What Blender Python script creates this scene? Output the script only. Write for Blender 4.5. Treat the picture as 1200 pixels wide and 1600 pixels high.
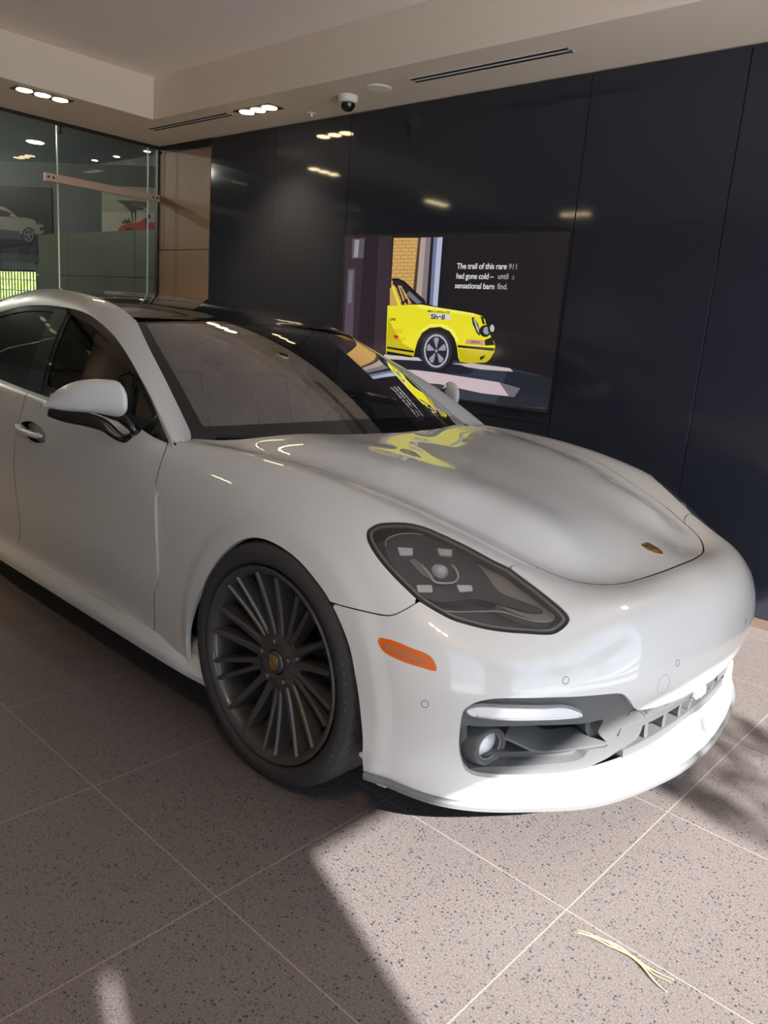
import bpy, math, random
import numpy as np
from mathutils import Vector, Matrix

PI = math.pi
R = math.radians
random.seed(7)
for o in list(bpy.data.objects): bpy.data.objects.remove(o)
C = bpy.context.scene.collection
scn = bpy.context.scene

# ------------------------------------------------------------------ camera
def look_axes(yaw, pitch, roll):
    f = Vector((math.cos(yaw)*math.cos(pitch), math.sin(yaw)*math.cos(pitch), -math.sin(pitch)))
    r = Vector((math.sin(yaw), -math.cos(yaw), 0)); u = r.cross(f)
    return math.cos(roll)*r+math.sin(roll)*u, -math.sin(roll)*r+math.cos(roll)*u, f
cam_d = bpy.data.cameras.new('camera'); cam = bpy.data.objects.new('camera', cam_d); C.objects.link(cam)
rv, uv_, fv = look_axes(2.29937254, 0.230886971, 0.0779310368)
cam.matrix_world = Matrix(((rv.x, uv_.x, -fv.x, 0.68825), (rv.y, uv_.y, -fv.y, -1.53779), (rv.z, uv_.z, -fv.z, 1.31984), (0, 0, 0, 1)))
cam_d.sensor_fit = 'VERTICAL'; cam_d.sensor_height = 36; cam_d.lens = 1214.378*36/1600
cam_d.clip_start = .02
scn.camera = cam

# ------------------------------------------------------------------ sky, sun, exposure
SUN_DIR = Vector((.94, -.34, .71)).normalized()               # towards the sun
w = bpy.data.worlds.new('world'); scn.world = w; w.use_nodes = True
nt = w.node_tree; nt.nodes.clear()
wo = nt.nodes.new('ShaderNodeOutputWorld'); bg = nt.nodes.new('ShaderNodeBackground')
tc = nt.nodes.new('ShaderNodeTexCoord'); sx = nt.nodes.new('ShaderNodeSeparateXYZ'); cr = nt.nodes.new('ShaderNodeValToRGB')
nt.links.new(tc.outputs['Generated'], sx.inputs[0]); nt.links.new(sx.outputs['Z'], cr.inputs[0])
e = cr.color_ramp.elements; e[0].position = 0; e[0].color = (.72, .86, 1.0, 1); e[1].position = .7; e[1].color = (.45, .65, 1.0, 1)
nt.links.new(cr.outputs[0], bg.inputs[0]); nt.links.new(bg.outputs[0], wo.inputs[0]); bg.inputs[1].default_value = 2.2
sd_ = bpy.data.lights.new('sun', 'SUN'); sun = bpy.data.objects.new('sun', sd_); C.objects.link(sun)
sd_.energy = 16.0; sd_.angle = R(.6); sd_.color = (1, .97, .92)
sun.rotation_euler = SUN_DIR.to_track_quat('Z', 'Y').to_euler()
scn.view_settings.view_transform = 'Standard'; scn.view_settings.look = 'None'
scn.view_settings.exposure = 0.30; scn.view_settings.gamma = 1; scn.view_settings.use_curve_mapping = False

# ------------------------------------------------------------------ materials
def s2l(c): return tuple(((x/255)/12.92 if x/255 <= .04045 else ((x/255+.055)/1.055)**2.4) for x in c)
def mat(name, col, rough=.5, metal=0, coat=0, trans=0, spec=.5, emit=None, es=0, ior=1.45, alpha=1):
    m = bpy.data.materials.new(name); m.use_nodes = True; b = m.node_tree.nodes['Principled BSDF']
    b.inputs['Base Color'].default_value = (*col, 1); b.inputs['Roughness'].default_value = rough
    b.inputs['Metallic'].default_value = metal; b.inputs['Coat Weight'].default_value = coat; b.inputs['Coat Roughness'].default_value = .02
    b.inputs['Transmission Weight'].default_value = trans; b.inputs['Specular IOR Level'].default_value = spec; b.inputs['IOR'].default_value = ior
    if emit: b.inputs['Emission Color'].default_value = (*emit, 1); b.inputs['Emission Strength'].default_value = es
    return m
def bump_noise(m, scale, strength, dist=.001):
    n = m.node_tree; b = n.nodes['Principled BSDF']; t = n.nodes.new('ShaderNodeTexNoise'); t.inputs['Scale'].default_value = scale
    t.inputs['Detail'].default_value = 6; tc = n.nodes.new('ShaderNodeTexCoord'); bp = n.nodes.new('ShaderNodeBump')
    bp.inputs['Strength'].default_value = strength; bp.inputs['Distance'].default_value = dist
    n.links.new(tc.outputs['Object'], t.inputs['Vector']); n.links.new(t.outputs[0], bp.inputs['Height']); n.links.new(bp.outputs[0], b.inputs['Normal'])
    return m
def noise_tint(m, c1, c2, scale, detail=4, lo=.35, hi=.65):
    n = m.node_tree; b = n.nodes['Principled BSDF']; t = n.nodes.new('ShaderNodeTexNoise'); t.inputs['Scale'].default_value = scale
    t.inputs['Detail'].default_value = detail; tc = n.nodes.new('ShaderNodeTexCoord'); r = n.nodes.new('ShaderNodeValToRGB')
    r.color_ramp.elements[0].position = lo; r.color_ramp.elements[0].color = (*c1, 1); r.color_ramp.elements[1].position = hi; r.color_ramp.elements[1].color = (*c2, 1)
    n.links.new(tc.outputs['Object'], t.inputs['Vector']); n.links.new(t.outputs[0], r.inputs[0]); n.links.new(r.outputs[0], b.inputs['Base Color'])
    return m
def thin_glass(name, tint, rough=0.0, f0=.045, fmax=1.0):
    """a single sheet of glass: tinted see-through plus a Fresnel mirror"""
    m = bpy.data.materials.new(name); m.use_nodes = True; n = m.node_tree; n.nodes.clear()
    o = n.nodes.new('ShaderNodeOutputMaterial'); mx = n.nodes.new('ShaderNodeMixShader'); t = n.nodes.new('ShaderNodeBsdfTransparent')
    g = n.nodes.new('ShaderNodeBsdfGlossy'); lw = n.nodes.new('ShaderNodeFresnel'); lw.inputs['IOR'].default_value = (1+math.sqrt(f0))/(1-math.sqrt(f0))
    mu = n.nodes.new('ShaderNodeMath'); mu.operation = 'MULTIPLY'; mu.inputs[1].default_value = fmax; mu.use_clamp = True
    t.inputs[0].default_value = (*tint, 1); g.inputs['Roughness'].default_value = rough; g.inputs[0].default_value = (1, 1, 1, 1)
    n.links.new(lw.outputs[0], mu.inputs[0]); n.links.new(mu.outputs[0], mx.inputs[0]); n.links.new(t.outputs[0], mx.inputs[1]); n.links.new(g.outputs[0], mx.inputs[2]); n.links.new(mx.outputs[0], o.inputs[0])
    return m
M = dict(
    paint=mat('white_car_paint', (.65, .655, .65), .33, coat=1),
    black_gloss=mat('gloss_black', (.006, .006, .007), .06, coat=.5),
    rubber=mat('black_rubber', (.012, .012, .013), .6),
    plastic=bump_noise(mat('textured_charcoal_plastic', (.10, .104, .108), .55), 900, .35),
    dark_plastic=mat('dark_plastic', (.02, .021, .023), .5),
    tyre=bump_noise(mat('tyre_rubber', (.036, .036, .037), .6), 260, .3),
    rim=mat('satin_black_wheel_paint', (.075, .070, .070), .36, metal=.35, coat=.25),
    chrome=mat('chrome', (.80, .80, .80), .08, metal=1), silver=mat('satin_silver', (.75, .75, .74), .25, metal=.35),
    steel=mat('brake_steel', (.16, .16, .165), .35, metal=1),
    leather=noise_tint(mat('beige_leather', (.55, .38, .26), .5), (.74, .52, .36), (.66, .46, .31), 14),
    opposite=mat('pale_opposite_wall', (.27, .26, .27), .55),
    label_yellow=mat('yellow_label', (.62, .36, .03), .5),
    leather_dark=mat('dark_leather', (.03, .028, .028), .55),
    headliner=mat('headliner', (.50, .40, .31), .9),
    wind_glass=thin_glass('windscreen_glass', (.80, .83, .82), f0=.09, fmax=2.5),
    side_glass=thin_glass('side_window_glass', (.93, .93, .91), fmax=.6),
    dark_glass=mat('privacy_glass', (.01, .011, .011), .02, spec=.8),
    roof_glass=mat('black_roof_glass', (.006, .006, .007), .03, spec=.9, coat=.6),
    lens=thin_glass('clear_lamp_lens', (.93, .95, .96), fmax=1.3),
    lamp_dark=mat('lamp_housing', (.045, .048, .055), .32),
    lamp_grey=mat('lamp_grey_trim', (.22, .225, .24), .3),
    lamp_beige=mat('lamp_ceiling_reflection', (.30, .28, .26), .35),  # beige of the ceiling mirrored in the lamp, put in as colour
    crystal=mat('crystal_led_block', (.75, .78, .82), .12, spec=.9, coat=1),
    amber=bump_noise(mat('amber_reflector', (.72, .14, .012), .25, coat=.6), 700, .6),
    amber_dark=mat('amber_inner_band', (.50, .16, .06), .4, coat=.4),
    gold=mat('badge_gold', (.55, .36, .14), .3, metal=.8),
    badge_red=mat('badge_red', (.35, .02, .02), .4),
    white_wall=mat('white_ceiling_paint', (.90, .85, .78), .85),
    ceil_in=mat('ceiling_paint', (.92, .85, .83), .85),
    soffit=mat('soffit_paint', (.82, .72, .62), .8),
    navy=mat('navy_back_painted_glass', (.026, .030, .044), .06, spec=.5),
    beige_panel=mat('beige_panel', (.25, .155, .09), .5),
    groove=mat('panel_joint', (.10, .095, .09), .6),
    black_trim=mat('black_metal_trim', (.012, .012, .013), .45),
    wall_glass=thin_glass('partition_glass', (.80, .86, .82), fmax=.6),
    glass_edge=mat('polished_glass_edge', (.62, .74, .68), .2),
    copper=mat('rose_metal_rail', (.50, .37, .32), .4, metal=.25),
    lamp_on=mat('lit_downlight', (1, .8, .5), .5, emit=(1, .80, .46), es=26),
    lamp_cool=mat('lit_ceiling_spot', (1, 1, .9), .5, emit=(1, .95, .85), es=9),
    lamp_can=mat('black_lamp_recess', (.012, .011, .010), .5),
    grey_wall=mat('showroom_grey_wall', (.15, .16, .16), .8),
    grey_ceil=mat('showroom_ceiling', (.40, .43, .41), .8),
    partition=mat('olive_grey_panel', (.11, .118, .085), .5),
    brown_wall=mat('dark_brown_wall', (.24, .17, .12), .6),
    pave=noise_tint(mat('outdoor_paving', (.4, .38, .36), .9), (.76, .72, .66), (.82, .78, .73), 3),
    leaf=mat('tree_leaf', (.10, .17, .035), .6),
    leaf_bright=mat('glowing_leaf', (.30, .42, .06), .6, emit=(.55, .70, .14), es=1.1),  # emission in the leaf colour stands in for sunlight
    bark=mat('bark', (.10, .075, .05), .9),
    iron=mat('black_iron', (.02, .02, .022), .5),
    straw=mat('dry_straw', (.44, .36, .20), .6),
    white_plastic=mat('white_plastic', (.80, .78, .74), .4),
    sensor=mat('sensor_white', (.35, .36, .37), .35, coat=.5),
)

# ------------------------------------------------------------------ helpers
def tag(o, label=None, category=None, group=None, kind=None):
    if label: o['label'] = label
    if category: o["category"] = category
    if group: o['group'] = group
    if kind: o['kind'] = kind
    return o
def empty(name, loc=(0, 0, 0), rz=0, **k):
    o = bpy.data.objects.new(name, None); C.objects.link(o); o.location = loc; o.rotation_euler = (0, 0, rz); o.empty_display_size = .1
    return tag(o, **k)
def obj(name, V, F, m, parent=None, smooth=False, N=None, mats=None, mi=None, **k):
    me = bpy.data.meshes.new(name); me.from_pydata([tuple(map(float, v)) for v in V], [], [tuple(map(int, f)) for f in F])
    for x in (mats or [m]): me.materials.append(x)
    if mi is not None: me.polygons.foreach_set('material_index', np.asarray(mi, dtype=np.int32))
    if smooth: me.polygons.foreach_set('use_smooth', np.ones(len(me.polygons), dtype=bool))
    me.update()
    if N is not None: me.normals_split_custom_set_from_vertices([tuple(map(float, n)) for n in N])
    o = bpy.data.objects.new(name, me); C.objects.link(o)
    if parent: o.parent = parent
    return tag(o, **k)
class MB:
    """collects pieces of one mesh"""
    def __init__(s): s.V = []; s.F = []; s.mi = []
    def add(s, V, F, mi=0):
        n = len(s.V); s.V += [tuple(v) for v in V]; s.F += [tuple(i+n for i in f) for f in F]; s.mi += [mi]*len(F); return s
    def box(s, a, b, mi=0, M_=None):
        (x0, y0, z0), (x1, y1, z1) = a, b
        V = [(x0, y0, z0), (x1, y0, z0), (x1, y1, z0), (x0, y1, z0), (x0, y0, z1), (x1, y0, z1), (x1, y1, z1), (x0, y1, z1)]
        if M_ is not None: V = [M_ @ Vector(v) for v in V]
        return s.add(V, [(0, 3, 2, 1), (4, 5, 6, 7), (0, 1, 5, 4), (1, 2, 6, 5), (2, 3, 7, 6), (3, 0, 4, 7)], mi)
    def tube(s, pts, r, n=10, mi=0, cap=True, closed=False, flat=1.0):
        P = [Vector(p) for p in pts]; m = len(P); base = len(s.V); prev = None
        for i, p in enumerate(P):
            if closed: t = (P[(i+1) % m]-P[i-1]).normalized()
            else: t = (P[min(i+1, m-1)]-P[max(i-1, 0)]).normalized()
            if prev is None:
                a = Vector((0, 0, 1)) if abs(t.z) < .9 else Vector((1, 0, 0)); prev = t.cross(a).normalized()
            x = (prev-t*prev.dot(t)).normalized(); prev = x; y = t.cross(x)
            rr = r[i] if hasattr(r, '__len__') else r
            for k in range(n):
                a = 2*PI*k/n; s.V.append(tuple(p+x*math.cos(a)*rr+y*math.sin(a)*rr*flat))
        seg = m if closed else m-1
        for i in range(seg):
            for k in range(n):
                j = (i+1) % m
                s.F.append((base+i*n+k, base+i*n+(k+1) % n, base+j*n+(k+1) % n, base+j*n+k)); s.mi.append(mi)
        if cap and not closed:
            s.F.append(tuple(base+k for k in range(n))[::-1]); s.F.append(tuple(base+(m-1)*n+k for k in range(n))); s.mi += [mi, mi]
        return s
    def lathe(s, prof, n=48, mi=0, M_=None, a0=0, a1=2*PI):
        """prof: (radius, height) rows, turned about +Z"""
        base = len(s.V); full = abs(a1-a0-2*PI) < 1e-6; cnt = n if full else n+1
        for r, h in prof:
            for k in range(cnt):
                a = a0+(a1-a0)*k/n; v = Vector((r*math.cos(a), r*math.sin(a), h)); s.V.append(tuple(M_ @ v if M_ is not None else v))
        for i in range(len(prof)-1):
            for k in range(n):
                k2 = (k+1) % cnt
                s.F.append((base+i*cnt+k, base+i*cnt+k2, base+(i+1)*cnt+k2, base+(i+1)*cnt+k)); s.mi.append(mi)
        return s
    def prism(s, poly, h0, h1, mi=0, M_=None):
        n = len(poly); V = [(x, y, h0) for x, y in poly]+[(x, y, h1) for x, y in poly]
        if M_ is not None: V = [M_ @ Vector(v) for v in V]
        return s.add(V, [tuple(range(n))[::-1], tuple(range(n, 2*n))]+[(i, (i+1) % n, n+(i+1) % n, n+i) for i in range(n)], mi)
    def build(s, name, m, parent=None, smooth=False, auto=None, bevel=0, **k):
        ms = m if isinstance(m, (list, tuple)) else [m]
        o = obj(name, s.V, s.F, None, parent, smooth or auto is not None, mats=ms, mi=s.mi, **k)
        if bevel:
            b = o.modifiers.new('bevel', 'BEVEL'); b.width = bevel; b.segments = 2; b.limit_method = 'ANGLE'; b.angle_limit = R(40)
        if auto is not None:
            me = o.data; me.update(); pn = [p.normal.copy() for p in me.polygons]; ed = {}
            for p in me.polygons:
                for ek in p.edge_keys: ed.setdefault(ek, []).append(p.index)
            att = me.attributes.new('sharp_edge', 'BOOLEAN', 'EDGE') if 'sharp_edge' not in me.attributes else me.attributes['sharp_edge']
            ca = math.cos(R(auto))
            for e_ in me.edges:
                l = ed.get(tuple(sorted(e_.vertices)), [])
                if len(l) == 2 and pn[l[0]].dot(pn[l[1]]) < ca: att.data[e_.index].value = True
        return o
def subdiv(o, n=2):
    m = o.modifiers.new('subsurf', 'SUBSURF'); m.levels = n; m.render_levels = n; return o
def copy_tree(o, parent=None):
    c = o.copy(); C.objects.link(c)
    if parent is not None: c.parent = parent
    for ch in list(o.children): copy_tree(ch, c)
    return c
def text_mesh(name, body, size, m, parent, M_, extrude=.0004, bold=0.0, sx=1.0, **k):
    cu = bpy.data.curves.new('t', 'FONT'); cu.body = body; cu.size = size; cu.extrude = extrude; cu.offset = bold
    cu.space_character = .97
    t = bpy.data.objects.new('t', cu); C.objects.link(t); dg = bpy.context.evaluated_depsgraph_get()
    me = bpy.data.meshes.new_from_object(t.evaluated_get(dg)); bpy.data.objects.remove(t)
    me.name = name; me.materials.clear(); me.materials.append(m)
    me.transform(M_ @ Matrix.Diagonal((sx, 1, 1, 1)))
    o = bpy.data.objects.new(name, me); C.objects.link(o); o.parent = parent
    return tag(o, **k)

# ================================================================== THE CAR
ROWS = [
 # station: (x, half width, height) from the bonnet ring / beltline (row 0) down to the lowest edge (row 9)
 [(-3.93,0,.965),(-4.0,0,.955),(-4.05,0,.93),(-4.07,0,.89),(-4.08,0,.82),(-4.10,0,.70),(-4.12,0,.55),(-4.12,0,.42),(-4.08,0,.31),(-4.02,0,.24)],
 [(-3.91,.33,.965),(-3.98,.36,.955),(-4.02,.38,.93),(-4.04,.39,.89),(-4.05,.40,.82),(-4.07,.42,.70),(-4.09,.43,.55),(-4.09,.43,.42),(-4.05,.42,.31),(-4.0,.42,.24)],
 [(-3.82,.56,.968),(-3.87,.62,.958),(-3.90,.66,.935),(-3.91,.69,.895),(-3.93,.71,.82),(-3.95,.73,.70),(-3.97,.74,.55),(-3.97,.74,.42),(-3.93,.73,.31),(-3.88,.72,.24)],
 [(-3.6,.68,.985),(-3.62,.745,.975),(-3.63,.80,.955),(-3.64,.85,.91),(-3.65,.88,.83),(-3.66,.90,.70),(-3.67,.905,.55),(-3.67,.905,.42),(-3.64,.89,.31),(-3.6,.87,.24)],
 [(-3.3,.74,1.0),(-3.3,.80,.99),(-3.3,.855,.965),(-3.3,.91,.915),(-3.3,.942,.84),(-3.3,.955,.70),(-3.3,.957,.55),(-3.3,.955,.42),(-3.3,.95,.31),(-3.3,.94,.24)],
 [(-2.95,.79,1.0),(-2.95,.84,.99),(-2.95,.885,.965),(-2.95,.93,.915),(-2.95,.957,.84),(-2.95,.968,.70),(-2.95,.968,.55),(-2.95,.968,.42),(-2.95,.965,.31),(-2.95,.96,.22)],
 [(-2.6,.825,.985),(-2.6,.86,.975),(-2.6,.89,.955),(-2.6,.925,.91),(-2.6,.95,.84),(-2.6,.962,.70),(-2.6,.963,.55),(-2.6,.96,.42),(-2.6,.95,.30),(-2.6,.945,.24)],
 [(-2.2,.845,.968),(-2.2,.868,.960),(-2.2,.89,.944),(-2.2,.914,.905),(-2.2,.935,.84),(-2.2,.952,.70),(-2.2,.953,.55),(-2.2,.950,.42),(-2.2,.932,.30),(-2.2,.932,.25)],
 [(-1.7,.855,.945),(-1.7,.871,.938),(-1.7,.887,.925),(-1.7,.905,.893),(-1.7,.926,.832),(-1.7,.944,.70),(-1.7,.946,.55),(-1.7,.944,.42),(-1.7,.925,.29),(-1.7,.928,.25)],
 [(-1.2,.857,.928),(-1.2,.871,.921),(-1.2,.886,.908),(-1.2,.903,.88),(-1.2,.924,.825),(-1.2,.943,.70),(-1.2,.946,.55),(-1.2,.944,.42),(-1.2,.925,.29),(-1.2,.928,.25)],
 [(-.82,.853,.914),(-.82,.867,.907),(-.82,.881,.896),(-.82,.898,.871),(-.82,.919,.82),(-.82,.940,.70),(-.82,.944,.55),(-.82,.943,.42),(-.82,.926,.29),(-.82,.93,.25)],
 [(-.62,.79,.905),(-.62,.815,.905),(-.62,.842,.901),(-.62,.875,.880),(-.62,.912,.822),(-.62,.940,.70),(-.62,.944,.54),(-.62,.944,.41),(-.62,.932,.28),(-.62,.932,.225)],
 [(-.42,.745,.903),(-.42,.775,.907),(-.42,.81,.905),(-.42,.862,.880),(-.42,.912,.815),(-.42,.942,.69),(-.42,.949,.53),(-.42,.949,.40),(-.42,.945,.285),(-.42,.938,.205)],
 [(-.2,.705,.895),(-.2,.742,.902),(-.2,.792,.900),(-.2,.862,.866),(-.2,.919,.79),(-.2,.950,.66),(-.2,.956,.52),(-.2,.957,.385),(-.2,.953,.29),(-.2,.944,.20)],
 [(0,.668,.875),(0,.715,.886),(0,.777,.883),(0,.858,.842),(0,.922,.765),(0,.956,.645),(0,.962,.51),(0,.963,.38),(0,.96,.29),(0,.95,.20)],
 [(.17,.625,.845),(.17,.688,.859),(.17,.762,.857),(.175,.852,.813),(.18,.918,.735),(.18,.956,.61),(.18,.963,.475),(.18,.963,.35),(.18,.960,.28),(.18,.948,.205)],
 [(.31,.580,.807),(.31,.648,.823),(.31,.73,.826),(.315,.826,.785),(.32,.902,.70),(.325,.948,.575),(.33,.957,.445),(.335,.957,.33),(.34,.954,.265),(.345,.943,.212)],
 [(.43,.543,.771),(.43,.605,.783),(.43,.68,.784),(.435,.775,.748),(.445,.865,.67),(.455,.925,.555),(.465,.935,.435),(.465,.933,.33),(.465,.928,.26),(.455,.913,.207)],
 [(.54,.497,.732),(.54,.551,.740),(.54,.615,.738),(.55,.71,.705),(.56,.81,.64),(.575,.868,.55),(.59,.878,.44),(.585,.872,.34),(.58,.86,.26),(.56,.870,.195)],
 [(.625,.447,.704),(.63,.495,.707),(.64,.55,.70),(.655,.635,.672),(.67,.725,.62),(.685,.785,.545),(.70,.795,.44),(.69,.787,.345),(.668,.772,.255),(.655,.786,.183)],
 [(.675,.385,.690),(.69,.422,.691),(.71,.47,.684),(.735,.535,.66),(.757,.60,.61),(.778,.650,.54),(.79,.660,.44),(.777,.652,.35),(.745,.665,.248),(.742,.662,.172)],
 [(.712,.305,.685),(.735,.335,.687),(.762,.37,.680),(.792,.415,.655),(.818,.455,.605),(.838,.487,.53),(.85,.492,.44),(.828,.487,.353),(.810,.505,.238),(.824,.505,.158)],
 [(.738,.205,.691),(.765,.225,.691),(.795,.247,.682),(.83,.272,.655),(.858,.292,.605),(.880,.302,.53),(.89,.305,.44),(.865,.302,.357),(.847,.308,.232),(.875,.31,.15)],
 [(.756,.1,.699),(.785,.11,.697),(.817,.12,.684),(.852,.132,.655),(.882,.142,.60),(.903,.147,.53),(.913,.149,.44),(.887,.148,.360),(.859,.15,.23),(.897,.15,.143)],
 [(.762,0,.703),(.792,0,.700),(.825,0,.686),(.861,0,.655),(.891,0,.60),(.912,0,.53),(.921,0,.44),(.893,0,.361),(.862,0,.23),(.903,0,.14)],
]
RT = np.array(ROWS, float)
NJ, NK = RT.shape[:2]
_ch = np.linalg.norm(np.diff(RT, axis=0), axis=2)
UK = np.concatenate([[0], np.cumsum(_ch[:, 1:].mean(1))])
_cv = np.linalg.norm(np.diff(RT, axis=1), axis=2)
VK = np.concatenate([[0], np.cumsum(_cv[6:22].mean(0))])
UMAX, VMAX = UK[-1], VK[-1]

def cardinal(k):
    """second derivatives of the natural cubic spline through unit data"""
    n = len(k); h = np.diff(k); A = np.zeros((n, n)); B = np.zeros((n, n)); A[0, 0] = A[-1, -1] = 1
    for i in range(1, n-1):
        A[i, i-1] = h[i-1]; A[i, i] = 2*(h[i-1]+h[i]); A[i, i+1] = h[i]
        B[i, i-1] = 6/h[i-1]; B[i, i] = -6/h[i-1]-6/h[i]; B[i, i+1] = 6/h[i]
    return np.linalg.solve(A, B)

def basis(k, D, q):
    q = np.clip(q, k[0], k[-1]); i = np.clip(np.searchsorted(k, q, side='right')-1, 0, len(k)-2)
    h = k[i+1]-k[i]; a = (k[i+1]-q)/h; b = 1-a; out = np.zeros((len(q), len(k))); r = np.arange(len(q))
    out[r, i] += a; out[r, i+1] += b
    return out + ((a**3-a)*h*h/6)[:, None]*D[i] + ((b**3-b)*h*h/6)[:, None]*D[i+1]

# the station list is mirrored past the nose and the tail so that the body closes smoothly there
_m = 4
_neg = np.array([1, -1, 1.])
RTX = np.concatenate([(RT[1:_m+1]*_neg)[::-1], RT, (RT[-_m-1:-1]*_neg)[::-1]])
UKX = np.concatenate([-UK[1:_m+1][::-1], UK, (2*UMAX-UK[-_m-1:-1])[::-1]])
DU, DV = cardinal(UKX), cardinal(VK)

def smooth01(t):
    t = np.clip(t, 0, 1); return t*t*(3-2*t)

ARCH = ((.018, .345), (-2.95, .345))
def skin(u, v):
    """points of the right-hand body skin (y negative)"""
    u = np.asarray(u, float).ravel(); v = np.asarray(v, float).ravel()
    P = np.einsum('nj,nk,jkc->nc', basis(UKX, DU, u), basis(VK, DV, v), RTX)
    for ax, az in ARCH:                                       # flat rolled lip around the wheel openings
        r = np.hypot(P[:, 0]-ax, P[:, 2]-az)
        P[:, 1] += .007*(1-smooth01((r-.415)/.05))*(P[:, 2] < 1)
    P[:, 1] *= -1
    return P
def skin_n(u, v):
    e = 2e-3; u = np.asarray(u, float); v = np.asarray(v, float)
    n = np.cross(skin(u+e, v)-skin(u-e, v), skin(u, np.clip(v+e, 0, VMAX))-skin(u, np.clip(v-e, 0, VMAX)))
    n /= np.linalg.norm(n, axis=1)[:, None]+1e-12
    return n
# side of the greenhouse: half width at height z
def house_w(x, z):
    s = np.clip((np.asarray(z)-.92)/.44, -.3, 1.3)
    return .862-.155*s-.105*s*s-.02*np.clip(-2.2-np.asarray(x), 0, 2)**2*2

# outlines on the body skin, in surface parameters (u along the car, v from the bonnet ring down)
HEADLIGHT = [(4.9741, 0.1596), (4.9657, 0.1483), (4.9683, 0.1364), (4.9765, 0.1247), (4.9935, 0.1136), (5.014, 0.1016), (5.0375, 0.0886), (5.0686, 0.0784), (5.1057, 0.0739), (5.1495, 0.071), (5.2004, 0.07), (5.2552, 0.0729), (5.3023, 0.073), (5.3467, 0.0829), (5.3982, 0.0971), (5.4468, 0.1149), (5.492, 0.1374), (5.5231, 0.1589), (5.5378, 0.1757), (5.5354, 0.1926), (5.5225, 0.2123), (5.5095, 0.2222), (5.4775, 0.2264), (5.4357, 0.2287), (5.3964, 0.2335), (5.357, 0.2373), (5.3154, 0.2391), (5.28, 0.2403), (5.2452, 0.2378), (5.2137, 0.2348), (5.1811, 0.2308), (5.1394, 0.2205), (5.0963, 0.2087), (5.0485, 0.1939), (5.0113, 0.1799), (4.9873, 0.1687)]
MARKER = [(5.1181, 0.344), (5.1428, 0.3363), (5.1687, 0.3336), (5.2107, 0.3369), (5.2458, 0.3405), (5.2639, 0.3499), (5.2752, 0.3693), (5.2779, 0.3826), (5.2717, 0.3856), (5.2414, 0.3824), (5.1978, 0.3787), (5.167, 0.375), (5.1454, 0.3717), (5.1309, 0.3638)]
ARCH_LINE = [(4.2948, 0.7541), (4.3015, 0.6991), (4.3149, 0.6493), (4.3472, 0.5749), (4.3982, 0.4949), (4.4523, 0.4235), (4.5024, 0.3686), (4.5471, 0.3327), (4.5848, 0.3098), (4.6334, 0.2919), (4.6821, 0.2826), (4.7417, 0.2799), (4.8096, 0.2849), (4.8807, 0.2999), (4.9455, 0.3196), (4.9994, 0.3502), (5.0455, 0.398), (5.0732, 0.4721), (5.0909, 0.5513), (5.1033, 0.6548), (5.0962, 0.78)]
DOOR_CUT = [(4.0213, 0.0853), (4.0526, 0.1873), (4.0635, 0.2539), (4.0691, 0.3081), (4.081, 0.3642), (4.0975, 0.4687), (4.1066, 0.5775), (4.0928, 0.6116), (4.0775, 0.6701), (4.0678, 0.75)]
REAR_DOOR_CUT = [(2.9313, 0.0168), (2.9832, 0.1828), (2.978, 0.2786), (2.9647, 0.3751), (2.9649, 0.4731), (2.993, 0.5739), (2.9983, 0.6204), (2.9689, 0.6692), (2.9325, 0.7161)]
BUMPER_CUT = [(4.9649, 0.3248), (4.9981, 0.3165), (5.0498, 0.3037), (5.0866, 0.2967), (5.1169, 0.2898), (5.1384, 0.2809), (5.1583, 0.2632), (5.1787, 0.2397)]
NOSE_CUT = [(5.3042, 0.0734), (5.3012, 0.0486), (5.3093, 0.0214), (5.3286, 0.0)]
OPENING_TOP = [(5.3394, 0.5361), (5.3396, 0.5098), (5.3437, 0.4856), (5.3548, 0.4701), (5.3718, 0.4555), (5.4145, 0.4385), (5.5189, 0.4326), (5.5944, 0.4367), (5.6826, 0.4436), (5.718, 0.4503), (5.7349, 0.4616), (5.7544, 0.49), (5.7814, 0.5396), (5.8084, 0.564), (5.8473, 0.5761), (5.891, 0.5854), (5.9534, 0.5916), (6.025, 0.5959)]
OPENING_LOW = [(5.3394, 0.5361), (5.3418, 0.5903), (5.3471, 0.6542), (5.3612, 0.6985), (5.3866, 0.7135), (5.4266, 0.7185), (5.5407, 0.7196), (5.6031, 0.7197), (5.6749, 0.7204), (5.7734, 0.7201), (5.8433, 0.7209), (5.9121, 0.7214), (6.0616, 0.72), (6.1723, 0.7163)]
VENT = [(4.0782, 0.3226), (4.1055, 0.3213), (4.1275, 0.3287), (4.1416, 0.3705), (4.1412, 0.4405), (4.1367, 0.5161), (4.1271, 0.571), (4.1099, 0.6066), (4.0971, 0.6104), (4.1066, 0.5775), (4.0975, 0.4687), (4.081, 0.3642)]
HANDLE_CUP = [(3.0036, 0.2524), (3.0237, 0.2414), (3.0796, 0.2296), (3.1512, 0.2324), (3.2184, 0.2502), (3.247, 0.2722), (3.2399, 0.2899), (3.2076, 0.2987), (3.1497, 0.3047), (3.0972, 0.2987), (3.0389, 0.2782)]
SENSORS = [(5.253, 0.4845), (5.5659, 0.3812), (5.9318, 0.4), (5.8767, 0.4691)]
MARKER_BAND = [(5.139, 0.3533), (5.1511, 0.3477), (5.2384, 0.3547), (5.2499, 0.3626), (5.2474, 0.3702), (5.1651, 0.3634), (5.1464, 0.3628)]
VENT_EDGE = [(4.1275, 0.3287), (4.1416, 0.3705), (4.1412, 0.4405), (4.1367, 0.5161), (4.1271, 0.571)]
HANDLE_AXIS = [(2.9943, 0.2603), (3.0586, 0.2753), (3.1203, 0.2764), (3.1801, 0.2758), (3.2272, 0.2711)]
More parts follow.
